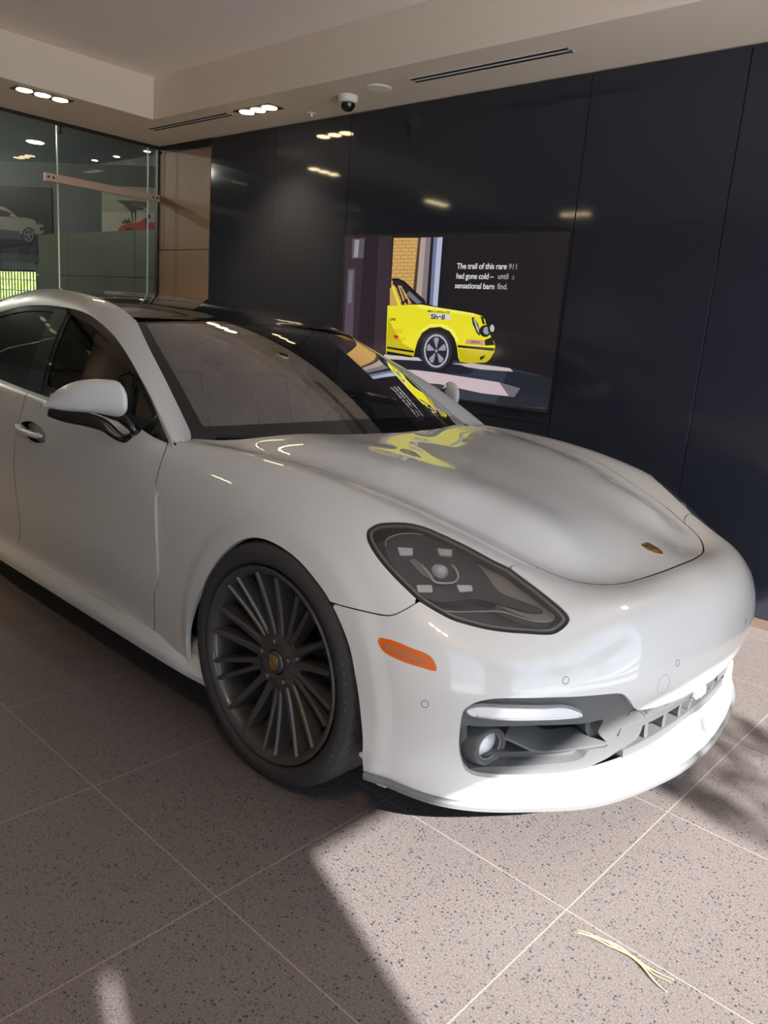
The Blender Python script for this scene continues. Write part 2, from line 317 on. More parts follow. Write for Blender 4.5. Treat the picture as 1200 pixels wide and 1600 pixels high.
HL_MODULE = [(5.0153, 0.1381), (5.0188, 0.1248), (5.0388, 0.1046), (5.0701, 0.0823), (5.1053, 0.0658), (5.1366, 0.065), (5.187, 0.0676), (5.2714, 0.1032), (5.331, 0.131), (5.3887, 0.1305), (5.4472, 0.1355), (5.4572, 0.1439), (5.4273, 0.1532), (5.3855, 0.1556), (5.3374, 0.1608), (5.2934, 0.1713), (5.2662, 0.1861), (5.2389, 0.2026), (5.196, 0.2143), (5.1503, 0.2078), (5.1062, 0.1962), (5.0635, 0.1781), (5.0278, 0.154)]
HL_BEIGE = [(5.1704, 0.0543), (5.2238, 0.0486), (5.3238, 0.07), (5.4001, 0.0964), (5.4746, 0.1324), (5.4967, 0.1565), (5.483, 0.1688), (5.4378, 0.1678), (5.3831, 0.1635), (5.3111, 0.1541), (5.2417, 0.1257)]
HL_CHROME_TOP = [(5.0296, 0.1545), (5.0182, 0.1411), (5.0247, 0.1248), (5.0434, 0.104), (5.0714, 0.084), (5.1033, 0.0693), (5.1338, 0.0679), (5.1596, 0.0773)]
HL_CHROME_LOW = [(5.2277, 0.2236), (5.2509, 0.2206), (5.2828, 0.2101), (5.3325, 0.1881), (5.3654, 0.1758), (5.4019, 0.1755), (5.4451, 0.1775), (5.4826, 0.1747), (5.4971, 0.1643), (5.481, 0.1457)]
HL_LED_A = [(5.06, 0.1471), (5.0935, 0.1336), (5.1064, 0.1485), (5.0792, 0.16)]
HL_LED_B = [(5.137, 0.1054), (5.1627, 0.0883), (5.1786, 0.1059), (5.1562, 0.118)]
HL_LED_C = [(5.156, 0.2009), (5.1888, 0.1866), (5.2005, 0.1993), (5.1688, 0.2125)]
HL_LED_D = [(5.2381, 0.1639), (5.2684, 0.1499), (5.2796, 0.1603), (5.2553, 0.1737)]
HL_BAR = [(5.1038, 0.161), (5.115, 0.1524), (5.1472, 0.1577), (5.1771, 0.1674), (5.1899, 0.1776), (5.1535, 0.1759)]
HL_BRACKET = [(5.1377, 0.159), (5.169, 0.1703), (5.1903, 0.1788), (5.2071, 0.1748), (5.2309, 0.1612), (5.2315, 0.1495), (5.2147, 0.1345), (5.1973, 0.1283)]
HL_PROJ = (5.1906, 0.1518)
CAVITY = [(5.3453, 0.5468), (5.3854, 0.5403), (5.4582, 0.5348), (5.531, 0.54), (5.6445, 0.5694), (5.7041, 0.5822), (5.7105, 0.6243), (5.7617, 0.6673), (5.7752, 0.6822), (5.7108, 0.6781), (5.6977, 0.6933), (5.65, 0.6958), (5.5831, 0.693), (5.4913, 0.6947), (5.4036, 0.702), (5.3698, 0.7064), (5.3541, 0.6857), (5.345, 0.6204)]
DRL = [(5.3504, 0.4846), (5.3721, 0.4706), (5.449, 0.4642), (5.5185, 0.4664), (5.5721, 0.4715), (5.6106, 0.4989), (5.6112, 0.5083), (5.5718, 0.5072), (5.5058, 0.5016), (5.4504, 0.4998), (5.3912, 0.4983), (5.359, 0.495)]
DRL_LINE = [(5.3732, 0.4942), (5.4155, 0.4965), (5.467, 0.4959), (5.5193, 0.498), (5.5709, 0.5004), (5.6049, 0.5034)]
FOG = (5.4269, 0.6581)
BLADE_FRONT = [(5.4454, 0.5811), (5.473, 0.6032), (5.51, 0.6338), (5.5449, 0.6499), (5.607, 0.6579), (5.6846, 0.6652), (5.7701, 0.6748)]
BLADE_BACK = [(5.5081, 0.6729), (5.5621, 0.6733), (5.6179, 0.6746), (5.685, 0.6759), (5.7686, 0.682), (5.8197, 0.6977)]
GRILLE_EDGE = [(5.8191, 0.584), (5.8387, 0.6095), (5.8721, 0.6354), (5.909, 0.6685), (5.9059, 0.6904), (5.8728, 0.6994), (5.8295, 0.7031), (5.7885, 0.7104), (5.7459, 0.7156), (5.7068, 0.7231)]

def spline_pts(pts, step=.006, closed=False):
    """Catmull-Rom through the points, evenly stepped"""
    P = np.array(pts, float); n = len(P); out = []
    seg = n if closed else n-1
    for i in range(seg):
        p0 = P[i-1] if (closed or i > 0) else 2*P[0]-P[1]; p1 = P[i]; p2 = P[(i+1) % n]
        p3 = P[(i+2) % n] if (closed or i+2 < n) else 2*P[-1]-P[-2]
        k = max(1, int(math.ceil(np.linalg.norm(p2-p1)/step)))
        d1, d2, d3 = [max(1e-6, np.linalg.norm(b-a)**.5) for a, b in ((p0, p1), (p1, p2), (p2, p3))]
        m1 = (p1-p0)/d1-(p2-p0)/(d1+d2)+(p2-p1)/d2; m2 = (p2-p1)/d2-(p3-p1)/(d2+d3)+(p3-p2)/d3; m1 *= d2; m2 *= d2
        for j in range(k):
            t = j/k; out.append((2*t**3-3*t*t+1)*p1+(t**3-2*t*t+t)*m1+(-2*t**3+3*t*t)*p2+(t**3-t*t)*m2)
    if not closed: out.append(P[-1])
    return np.array(out)
def straight(pts, step=.01):
    out = []
    for a, b in zip(pts[:-1], pts[1:]):
        a = np.array(a, float); b = np.array(b, float); k = max(1, int(np.linalg.norm(b-a)/step))
        out += [a+(b-a)*j/k for j in range(k)]
    return np.array(out+[np.array(pts[-1], float)])

def body_surf(u, v, off=0):
    P = skin(u, v)
    return P if off == 0 else P+skin_n(u, v)*off            # positive offset goes inwards
def body_norm(u, v): return -skin_n(u, v)
def house_surf(u, v, off=0):
    return np.stack([u, -(house_w(u, v)-off), v], 1)
def num_norm(f):
    def g(u, v):
        e = 2e-3; n = np.cross(f(u+e, v)-f(u-e, v), f(u, v+e)-f(u, v-e)); n /= np.linalg.norm(n, axis=1)[:, None]+1e-12
        return n
    return g
house_norm = num_norm(house_surf)

def patch(u0, u1, v0, v1, h, surf=body_surf, norm=body_norm, off=0, us=None):
    uq = np.linspace(u0, u1, max(3, int((u1-u0)/h)+1)) if us is None else us
    vq = np.linspace(v0, v1, max(3, int((v1-v0)/h)+1))
    U = np.repeat(uq, len(vq)); W = np.tile(vq, len(uq)); N = norm(U, W)
    P = surf(U, W, off) if off else surf(U, W)
    idx = np.arange(len(U)).reshape(len(uq), len(vq)); a, b, c, d = idx[:-1, :-1].ravel(), idx[1:, :-1].ravel(), idx[1:, 1:].ravel(), idx[:-1, 1:].ravel()
    F = np.concatenate([np.stack([a, b, c], 1), np.stack([a, c, d], 1)])
    fn = np.cross(P[F[:, 1]]-P[F[:, 0]], P[F[:, 2]]-P[F[:, 0]])
    if (fn*N[F[:, 0]]).sum() < 0: F = F[:, ::-1]
    return dict(P=P, N=N, UV=np.stack([U, W], 1), F=F)
def inside(poly, Q):
    x, y = Q[:, 0], Q[:, 1]; r = np.zeros(len(Q), bool); a = poly; b = np.roll(poly, -1, 0)
    for (x0, y0), (x1, y1) in zip(a, b):
        if y0 == y1: continue
        m = ((y0 > y) != (y1 > y)) & (x < (x1-x0)*(y-y0)/(y1-y0)+x0); r ^= m
    return r
def dist_line(P, A, B):
    best = np.full(len(P), 1e9)
    for i in range(0, len(A), 24):
        a, b = A[i:i+24], B[i:i+24]; ab = b-a; l = (ab*ab).sum(1)+1e-15
        t = np.clip(np.einsum('nsc,sc->ns', P[:, None]-a[None], ab)/l, 0, 1)
        d = np.linalg.norm(P[:, None]-(a[None]+t[..., None]*ab[None]), axis=2).min(1); best = np.minimum(best, d)
    return best
def sdf(m, poly, surf=body_surf, vlim=None, ulim=None, off=0):
    """signed distance in metres to a closed outline given in surface parameters; positive inside"""
    poly = np.asarray(poly, float)
    if vlim is None and surf is body_surf: vlim = (0, VMAX); ulim = (0, UMAX)
    A = poly; B = np.roll(poly, -1, 0); k = np.ones(len(A), bool)
    if vlim: k &= (A[:, 1] > vlim[0]+1e-6) & (A[:, 1] < vlim[1]-1e-6) & (B[:, 1] > vlim[0]+1e-6) & (B[:, 1] < vlim[1]-1e-6)
    if ulim: k &= (A[:, 0] < ulim[1]-1e-6) & (B[:, 0] < ulim[1]-1e-6) & (A[:, 0] > ulim[0]+1e-6)
    s = np.where(inside(poly, m['UV']), 1, -1)
    lo, hi = poly.min(0)-.06, poly.max(0)+.06; near = ((m['UV'] > lo) & (m['UV'] < hi)).all(1)
    d = np.full(len(s), .05)
    A3, B3 = surf(A[k][:, 0], A[k][:, 1]), surf(B[k][:, 0], B[k][:, 1])
    Pn = surf(m['UV'][near][:, 0], m['UV'][near][:, 1])
    if len(A3) and near.any(): d[near] = dist_line(Pn, A3, B3)
    return s*d
def clip(m, d):
    """keep the part of the mesh where d >= 0, cutting triangles on the line d = 0"""
    F = m['F']; ins = d >= 0; c = ins[F].sum(1); keep = F[c == 3]; X = F[(c > 0) & (c < 3)]
    P, N, UV = [m['P']], [m['N']], [m['UV']]; n0 = len(m['P']); cache = {}; newP = []; tris = []
    def cutp(a, b):
        k = (a, b) if a < b else (b, a)
        if k not in cache:
            a_, b_ = k; t = d[a_]/(d[a_]-d[b_]); t = min(max(t, .02), .98); cache[k] = n0+len(newP); newP.append((a_, b_, t))
        return cache[k]
    for f in X:
        f = list(map(int, f)); q = []
        for i in range(3):
            a, b = f[i], f[(i+1) % 3]
            if ins[a]: q.append(a)
            if ins[a] != ins[b]: q.append(cutp(a, b))
        tris.append((q[0], q[1], q[2]))
        if len(q) == 4: tris.append((q[0], q[2], q[3]))
    if newP:
        ar = np.array(newP); a, b, t = ar[:, 0].astype(int), ar[:, 1].astype(int), ar[:, 2:3]
        for L, key in ((P, 'P'), (N, 'N'), (UV, 'UV')): L.append(m[key][a]*(1-t)+m[key][b]*t)
    F2 = np.concatenate([keep, np.array(tris, int).reshape(-1, 3)]); P, N, UV = map(np.concatenate, (P, N, UV))
    N = N/(np.linalg.norm(N, axis=1)[:, None]+1e-12)
    used, inv = np.unique(F2, return_inverse=True)
    return dict(P=P[used], N=N[used], UV=UV[used], F=inv.reshape(-1, 3))
def skirt(m, depth=.012, keep_centre=True, dark=False):
    """turn the open edges of a panel inwards so that it has thickness"""
    F = m['F']; E = np.concatenate([F[:, [0, 1]], F[:, [1, 2]], F[:, [2, 0]]]); key = np.sort(E, 1)
    _, inv, cnt = np.unique(key, axis=0, return_inverse=True, return_counts=True); inv = inv.ravel()
    B = E[cnt[inv] == 1]
    if keep_centre: B = B[~((abs(m['P'][B[:, 0], 1]) < 2e-3) & (abs(m['P'][B[:, 1], 1]) < 2e-3))]
    if len(B) == 0: return m
    P, N, UV = m['P'], m['N'], m['UV']; n0 = len(P); ids = np.unique(B); mp = {int(k): i for i, k in enumerate(ids)}; L = len(ids)
    en = np.zeros((L, 3))
    for a, b in B:
        t = P[b]-P[a]; s = np.cross(t, N[a]); s /= np.linalg.norm(s)+1e-12; en[mp[int(a)]] += s; en[mp[int(b)]] += s
    en /= np.linalg.norm(en, axis=1)[:, None]+1e-12
    top = P[ids]; bot = P[ids]-N[ids]*depth
    P2 = np.concatenate([P, top, bot]); N2 = np.concatenate([N, en, en]); UV2 = np.concatenate([UV, UV[ids], UV[ids]])
    Q = []
    for a, b in B:
        a, b = mp[int(a)], mp[int(b)]; Q += [(n0+b, n0+a, n0+L+a), (n0+b, n0+L+a, n0+L+b)]
    r = dict(P=P2, N=N2, UV=UV2, F=np.concatenate([F, np.array(Q)]))
    if dark: r['mi'] = np.r_[np.zeros(len(F), int), np.ones(len(Q), int) if dark is True else dark(UV2[np.array(Q)[:, 0]]).astype(int)]  # dark edge faces: the shade of the panel gaps as colour
    return r
def mirrored(m):
    r = dict(P=m['P']*[1, -1, 1], N=m['N']*[1, -1, 1], UV=m['UV'], F=m['F'][:, ::-1])
    if 'mi' in m: r['mi'] = m['mi']
    return r
def joined(a, b): return dict(P=np.concatenate([a['P'], b['P']]), N=np.concatenate([a['N'], b['N']]), UV=np.concatenate([a['UV'], b['UV']]), F=np.concatenate([a['F'], b['F']+len(a['P'])]))
def emit(name, m, mt, parent, **k): return obj(name, m['P'], m['F'], mt, parent, True, N=m['N'], mats=[mt, M['rubber']] if 'mi' in m else None, mi=m.get('mi'), **k)  # second material blackens the turned-in edges to paint gap shade

car = empty('car', (-0.893959, 0.744125, 0), -0.0116876, label='white low four-door fastback sports car with twin-spoke black wheels parked on the tiled floor', category='car')

HL = spline_pts(HEADLIGHT[:18], .004); HL = np.concatenate([HL, spline_pts(HEADLIGHT[18:23]), spline_pts(HEADLIGHT[23:], .004)])
MK = spline_pts(MARKER, .003, True)
AR = np.concatenate([[(ARCH_LINE[0][0], VMAX+.1)], spline_pts(ARCH_LINE, .008), [(ARCH_LINE[-1][0], VMAX+.1)]])
DC = spline_pts(DOOR_CUT, .01); DC = np.concatenate([[(4.0, -.1)], DC, [(DC[-1][0], VMAX+.1)]])
RC = spline_pts(REAR_DOOR_CUT, .01); RC = np.concatenate([[(RC[0][0]-.03, -.1)], RC, [(RC[-1][0]-.03, VMAX+.1)]])
BC = np.concatenate([spline_pts(BUMPER_CUT, .01), [(5.186, .229), (5.198, .210), (5.215, .185), (5.27, .12)], spline_pts(NOSE_CUT, .01)])
BUMP = np.concatenate([[(4.9, .34)], BC, [(BC[-1][0], -.1), (UMAX+.1, -.1), (UMAX+.1, VMAX+.1), (4.9, VMAX+.1)]])
OT = spline_pts(OPENING_TOP, .008); OL = spline_pts(OPENING_LOW, .008)
OPEN = np.concatenate([OT, [(UMAX+.1, OT[-1][1]+.002), (UMAX+.1, OL[-1][1])], OL[::-1][:-1]])
VT = straight(list(VENT)+[VENT[0]], .006)[:-1]
HC = spline_pts(HANDLE_CUP, .004, True)

def panels(h):
    # bonnet-side wing, front bumper, doors, rear quarter: one continuous skin cut along the shut lines
    g = .0017
    m = patch(3.95, 5.40, 0, VMAX, h)
    d = np.minimum.reduce([-sdf(m, BUMP)-g, -sdf(m, AR), -sdf(m, HL)-.001, sdf(m, np.concatenate([DC, [(6, VMAX+.1), (6, -.1)]]))-g, -sdf(m, VT)])
    fender = clip(m, d)
    m = patch(4.85, UMAX, 0, VMAX, h)
    d = np.minimum.reduce([sdf(m, BUMP)-g, -sdf(m, AR), -sdf(m, HL)-.001, -sdf(m, OPEN), -sdf(m, MK)])
    bumper = clip(m, d)
    m = patch(2.85, 4.2, 0, VMAX, h*1.1)
    d = np.minimum.reduce([-sdf(m, np.concatenate([DC, [(6, VMAX+.1), (6, -.1)]]))-g, sdf(m, np.concatenate([RC, [(6, VMAX+.1), (6, -.1)]]))-g, -sdf(m, HC)])
    door = clip(m, d)
    return fender, bumper, door
fender, bumper, door = panels(.0085)
# rear doors and tail, coarser
RCUT = straight([(2.05, -.1), (2.05, .05), (2.03, .2), (2.06, .35), (2.2, .55), (2.3, .7), (2.3, VMAX+.1)], .01)
def circle_uv(ax, az, r, u_guess):
    out = []
    for a in np.linspace(-.36*PI/2-.1, PI+.36*PI/2+.1, 60):
        X, Z = ax+r*math.cos(a), az+r*math.sin(a); u, v = u_guess, .5
        for _ in range(12):
            p = skin([u], [v])[0]; pu = skin([u+.01], [v])[0]; pv = skin([u], [v-.01])[0]
            J = np.array([[(pu[0]-p[0])/.01, (p[0]-pv[0])/.01], [(pu[2]-p[2])/.01, (p[2]-pv[2])/.01]])
            s = np.linalg.solve(J, [X-p[0], Z-p[2]]); u += float(np.clip(s[0], -.2, .2)); v = float(np.clip(v+np.clip(s[1], -.2, .2), .05, VMAX))
        out.append((u, v))
    return np.array(out)
RA = circle_uv(-2.95, .345, .40, UK[5]); RA = np.concatenate([[(RA[0][0], VMAX+.1)], RA, [(RA[-1][0], VMAX+.1)]])
m = patch(1.9, 3.1, 0, VMAX, .02)
rear_door = clip(m, np.minimum.reduce([-sdf(m, np.concatenate([RC, [(6, VMAX+.1), (6, -.1)]]))-.0017, sdf(m, np.concatenate([RCUT, [(6, VMAX+.1), (6, -.1)]]))-.0017, -sdf(m, RA)]))
m = patch(0, 2.45, 0, VMAX, .025)
quarter = clip(m, np.minimum(-sdf(m, np.concatenate([RCUT, [(6, VMAX+.1), (6, -.1)]]))-.0017, -sdf(m, RA)))
for side in (0, 1):
    f = (lambda q: q) if side == 0 else mirrored
    emit('fender', f(skirt(fender, .016)), M['paint'], car)
    d_o = emit('door', f(skirt(door, .016, dark=lambda q: (q[:, 0] < 4.0) | (q[:, 1] < .30) | (q[:, 1] > .62))), M['paint'], car)
    r_o = emit('door', f(skirt(rear_door, .016, dark=True)), M['paint'], car)
    if side == 0: front_door = d_o
bs = skirt(bumper, .02)
emit('front_bumper', joined(bs, mirrored(bs)), M['paint'], car)
q = skirt(quarter, .016); emit('rear_body', joined(q, mirrored(q)), M['paint'], car)

# ---- bonnet: a crowned surface spanning the ring formed by row 0
ring_u = np.concatenate([np.linspace(UK[11], UMAX, 46)])
ring = skin(ring_u, np.zeros(len(ring_u))); inn = skin(ring_u, np.full(len(ring_u), .03)); ext = ring-(inn-ring)*.8
dat = []
for a, b in zip(ring, ext):
    for s in (1, -1): dat += [(a[0], a[1]*s, a[2])]
for a in ext[:-6:2]:
    for s in (1, -1): dat += [(a[0], a[1]*s, a[2])]
for x, z in ((-.41, .931), (-.2, .918), (0, .897), (.2, .863), (.4, .817), (.55, .771), (.665, .727)): dat.append((x, 0, z))
for x, wd, z in ((-.35, .55, .925), (-.2, .53, .917), (0, .49, .899), (.2, .435, .866), (.4, .37, .818), (.52, .31, .78), (-.47, .3, .932), (-.25, .25, .923), (0, .22, .899), (.2, .2, .866), (.4, .17, .819), (-.55, .55, .925)):
    for s in (1, -1): dat.append((x, wd*s, z))
dat = np.array(dat); _, ui = np.unique(np.round(dat[:, :2], 4), axis=0, return_index=True); dat = dat[ui]
def tps(r2): return np.where(r2 > 1e-12, .5*r2*np.log(r2+1e-300), 0)
n = len(dat); K = tps(((dat[:, None, :2]-dat[None, :, :2])**2).sum(2))+np.eye(n)*2e-5; Pm = np.c_[np.ones(n), dat[:, :2]]
sol = np.linalg.solve(np.block([[K, Pm], [Pm.T, np.zeros((3, 3))]]), np.concatenate([dat[:, 2], np.zeros(3)]))
def hood_z(x, y):
    x, y = np.asarray(x, float), np.asarray(y, float); o = np.zeros(len(x))
    for i in range(0, len(x), 4000):
        r2 = ((np.c_[x[i:i+4000], y[i:i+4000]][:, None]-dat[None, :, :2])**2).sum(2); o[i:i+4000] = tps(r2)@sol[:n]
    return o+sol[n]+sol[n+1]*x+sol[n+2]*y
def hood_surf(u, v, off=0): return np.stack([u, v, hood_z(u, v)-off], 1)
hood_norm = num_norm(hood_surf)
side_r = skin(np.linspace(UK[11]-.02, UMAX, 220), np.zeros(220))[:, :2]
rear_edge = straight([(-.66, -.775), (-.60, -.70), (-.52, -.55), (-.44, -.30), (-.41, 0)], .01)
half = np.concatenate([rear_edge[::-1], side_r[side_r[:, 0] > -.655]])
HOOD = np.concatenate([half, (half*[1, -1])[::-1]])
m = patch(-.68, .78, -.80, .80, .0115, hood_surf, hood_norm)
m = clip(m, sdf(m, HOOD, hood_surf, (-9, 9), (-9, 9))-.0022-.0030*smooth01((m['UV'][:, 0]-.40)/.2))
emit('hood', skirt(m, .014, False, True), M['paint'], car)

for s in (1, -1): pass
gap_strip = [tuple(p+np.array([0, 0, -.020])) for p in ring]+[tuple(p*[1, -1, 1]+np.array([0, 0, -.020])) for p in ring[::-1][1:]]
MB().tube(gap_strip, .014, 6).build('hood_gap_shade', M['rubber'], car, smooth=True)  # black strip under the bonnet edge paints the shade in the gap
# ---- greenhouse curves
EDGE = np.array([(-.673, .773, .903), (-.70, .757, .918), (-.8, .733, .979), (-.9, .711, 1.038), (-1.0, .689, 1.096), (-1.1, .667, 1.151), (-1.2, .642, 1.204), (-1.3, .612, 1.252), (-1.352, .597, 1.276),
                 (-1.5, .580, 1.318), (-1.7, .566, 1.353), (-2.1, .552, 1.383), (-2.5, .530, 1.373), (-3.0, .50, 1.29), (-3.5, .47, 1.12), (-3.82, .45, 1.0)])
TOPL = np.array([(-.640, .905), (-.70, .940), (-.757, .973), (-.88, 1.039), (-.975, 1.082), (-1.077, 1.126), (-1.201, 1.174), (-1.327, 1.216), (-1.46, 1.250), (-1.597, 1.279), (-1.747, 1.298), (-1.89, 1.305),
                 (-2.088, 1.307), (-2.281, 1.296), (-2.494, 1.262), (-2.8, 1.19), (-3.1, 1.105), (-3.4, 1.01)])
def resample(P, n, key=None):
    P = spline_pts(P, .01); s = np.concatenate([[0], np.cumsum(np.linalg.norm(np.diff(P, axis=0), axis=1))]); s /= s[-1]
    q = np.linspace(0, 1, n) if key is None else np.asarray(key)
    return np.stack([np.interp(q, s, P[:, i]) for i in range(P.shape[1])], 1)
Ea, Eb = resample(EDGE[:9], 50), resample(EDGE[8:], 60)[1:]
Tt = TOPL; T3 = np.stack([Tt[:, 0], house_w(Tt[:, 0], Tt[:, 1]), Tt[:, 1]], 1)
Ta, Tb = resample(T3[:9], 50), resample(np.concatenate([T3[8:], [(-3.62, .74, .985)]]), 60)[1:]
Ec, Tc = np.concatenate([Ea, Eb]), np.concatenate([Ta, Tb])
Ec = np.concatenate([[Ec[0]+[.022, .008, -.022]], Ec]); Tc = np.concatenate([[Tc[0]+[.022, .004, -.022]], Tc])
rows = []; K9 = 9
for e_, t_ in zip(Ec, Tc):
    wdt = np.linalg.norm(e_-t_); mid = (e_+t_)/2+np.array([0, .45, .89])*wdt*(.10+.10*min(1, max(0, (-1.2-e_[0])/.4)))
    rows.append([(1-s)**2*e_+2*s*(1-s)*mid+s*s*t_ for s in np.linspace(0, 1, K9)])
rows = np.array(rows)
def grid_mesh(G, flip=False):
    a, b = G.shape[:2]; P = G.reshape(-1, 3); gu = np.gradient(G, axis=0); gv = np.gradient(G, axis=1); N = np.cross(gu, gv).reshape(-1, 3); N /= np.linalg.norm(N, axis=1)[:, None]+1e-12
    idx = np.arange(a*b).reshape(a, b); p, q_, r_, s_ = idx[:-1, :-1].ravel(), idx[1:, :-1].ravel(), idx[1:, 1:].ravel(), idx[:-1, 1:].ravel()
    F = np.concatenate([np.stack([p, q_, r_], 1), np.stack([p, r_, s_], 1)])
    if flip: F = F[:, ::-1]; N = -N
    return dict(P=P, N=N, UV=np.zeros((len(P), 2)), F=F)
rf = grid_mesh(rows)
if rf['N'][len(rf['N'])//3][2] < 0: rf = grid_mesh(rows, True)
rf = skirt(rf, .02, False)
for s in (1, -1):
    q = rf if s == 1 else mirrored(rf); emit('roof_rail', q, M['paint'], car)

CEN = np.array([(-.42, 0, .915), (-1.352, 0, 1.299)])
t9 = np.linspace(-1, 1, 41); G = []
for i, e_ in enumerate(Ea):
    s = i/(len(Ea)-1); c = CEN[0]*(1-s)+CEN[1]*s+np.array([.38, 0, .92])*.036*4*s*(1-s)
    G.append([(e_[0]+(c[0]-e_[0])*(1-t*t), t*(e_[1]-.001), e_[2]+(c[2]-e_[2])*(1-t*t)) for t in t9])
G = np.array(G); WS = G
ws = grid_mesh(G); ws = ws if ws['N'][0][2] > 0 else grid_mesh(G, True)
# border band: inner outline inset from the edges
sd = np.abs(np.tile(t9, len(Ea))); ss = np.repeat(np.linspace(0, 1, len(Ea)), len(t9))
def band(tlim, s0, s1):
    dx = (tlim-sd)*.70; return np.minimum.reduce([dx, (ss-s0)*.75, (s1-ss)*.75])
fine_s = np.linspace(0, 1, 150); fine_t = np.linspace(-1, 1, 181)
def ws_surf(u, v, off=0):
    i = np.clip(v, 0, 1)*(len(Ea)-1); i0 = np.clip(i.astype(int), 0, len(Ea)-2); f = (i-i0)[:, None]; e_ = Ea[i0]*(1-f)+Ea[i0+1]*f; s = np.clip(v, 0, 1)
    c = CEN[0]*(1-s)[:, None]+CEN[1]*s[:, None]+np.array([.38, 0, .92])*(.036*4*s*(1-s))[:, None]; k = 1-u*u
    P = np.stack([e_[:, 0]+(c[:, 0]-e_[:, 0])*k, u*e_[:, 1], e_[:, 2]+(c[:, 2]-e_[:, 2])*k], 1)
    return P
ws_n0 = num_norm(ws_surf)
def ws_norm(u, v):
    n_ = ws_n0(np.clip(u, -.99, .99), np.clip(v, .01, .99)); n_[n_[:, 2] < 0] *= -1; return n_
m = patch(-1, 1, 0, 1, .0125, ws_surf, ws_norm)
ed = np.minimum.reduce([(1-abs(m['UV'][:, 0]))*.70-.040, m['UV'][:, 1]*.76-.085+.02*m['UV'][:, 0]**2, (1-m['UV'][:, 1])*.76-.030])
corner = .05
glass_m = clip(m, ed); frit_m = clip(m, -ed)
emit('windshield', glass_m, M['wind_glass'], car, label='clear windscreen glass')
emit('windshield_border', frit_m, M['black_gloss'], car, label='black band around the windscreen')

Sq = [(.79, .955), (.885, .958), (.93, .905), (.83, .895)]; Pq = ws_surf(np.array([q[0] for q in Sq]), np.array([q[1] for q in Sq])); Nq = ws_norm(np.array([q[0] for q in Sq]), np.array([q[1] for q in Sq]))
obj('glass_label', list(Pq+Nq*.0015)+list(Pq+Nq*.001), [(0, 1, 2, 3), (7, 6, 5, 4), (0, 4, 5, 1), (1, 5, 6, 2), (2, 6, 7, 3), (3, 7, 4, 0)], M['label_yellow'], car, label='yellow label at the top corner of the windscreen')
# roof and rear window
ZC = np.array([(-1.352, 1.299), (-1.55, 1.346), (-1.8, 1.384), (-2.1, 1.408), (-2.4, 1.411), (-2.8, 1.388), (-3.2, 1.312), (-3.6, 1.17), (-3.92, 1.0)])
def roof_patch(x0, x1, n):
    Z = spline_pts(ZC, .02); Z = Z[np.argsort(Z[:, 0])]; Es = Eb[np.argsort(Eb[:, 0])]; G = []
    for x in np.linspace(x0, x1, n):
        zc = np.interp(x, Z[:, 0], Z[:, 1]); we = np.interp(x, Es[:, 0], Es[:, 1]); ze = np.interp(x, Es[:, 0], Es[:, 2])
        G.append([(x, t*we, ze+(zc-ze)*(1-t*t)) for t in np.linspace(-1, 1, 33)])
    q = grid_mesh(np.array(G)); return q if q['N'][50][2] > 0 else grid_mesh(np.array(G), True)
emit('roof_panel', roof_patch(-1.352, -2.75, 70), M['roof_glass'], car, label='black glass roof')
emit('rear_window', roof_patch(-2.752, -3.82, 40), M['dark_glass'], car)

# ---- side windows
belt = np.array([(-.62, .905), (-.82, .915), (-1.2, .929), (-1.7, .946), (-2.2, .969), (-2.6, .986), (-3.0, 1.0), (-3.5, .99)])
DLO = np.concatenate([spline_pts(TOPL, .01), spline_pts(belt[::-1]-[0, .012], .01)])
m = patch(-3.5, -.62, .88, 1.33, .008, house_surf, house_norm, off=.004)
sdl = sdf(m, DLO, house_surf, (-9, 9), (-9, 9)); X, Z = m['UV'][:, 0], m['UV'][:, 1]
bz = np.interp(-X, -belt[:, 0], belt[:, 1]); inset = np.minimum(sdl-.034, Z-bz-.036)
pl = -1.645-(Z-.956)*.45; pr = -1.835-(Z-.956)*.38; dv = -.972-(Z-.973)*.44
g_front = np.minimum.reduce([inset, X-pl, (dv-.016)-X]); g_tri = np.minimum(inset, X-(dv+.016)); g_rear = np.minimum.reduce([inset, pr-X, X-(-2.62-(Z-1)*.2)]); g_q = np.minimum(inset, (-2.66-(Z-1)*.2)-X)
trim_m = clip(m, np.minimum(sdl, -np.maximum.reduce([g_front, g_tri, g_rear, g_q])))
ap = mat('satin_pillar_cover', (.012, .012, .012), .10, coat=.8)
gl = [(clip(m, g_front), 'side_glass'), (clip(m, g_tri), 'side_glass'), (clip(m, g_rear), 'dark_glass'), (clip(m, g_q), 'dark_glass')]
pil = clip(m, np.minimum.reduce([X-pr-.006, (pl-.035)-X, sdl-.016]))
for s in (1, -1):
    f = (lambda q: q) if s == 1 else mirrored
    tm = dict(trim_m); tm['P'] = tm['P']-tm['N']*.002*0
    emit('window_trim', f(skirt(trim_m, .02, False)), M['black_gloss'], car)
    pp = dict(pil); pp['P'] = pil['P']+pil['N']*.003
    emit('pillar_cover', f(skirt(pp, .004, False)), ap, car)
    for g_, mt in gl:
        gg = dict(g_); gg['P'] = g_['P']-g_['N']*.004
        emit('side_window', f(gg), M[mt], car)

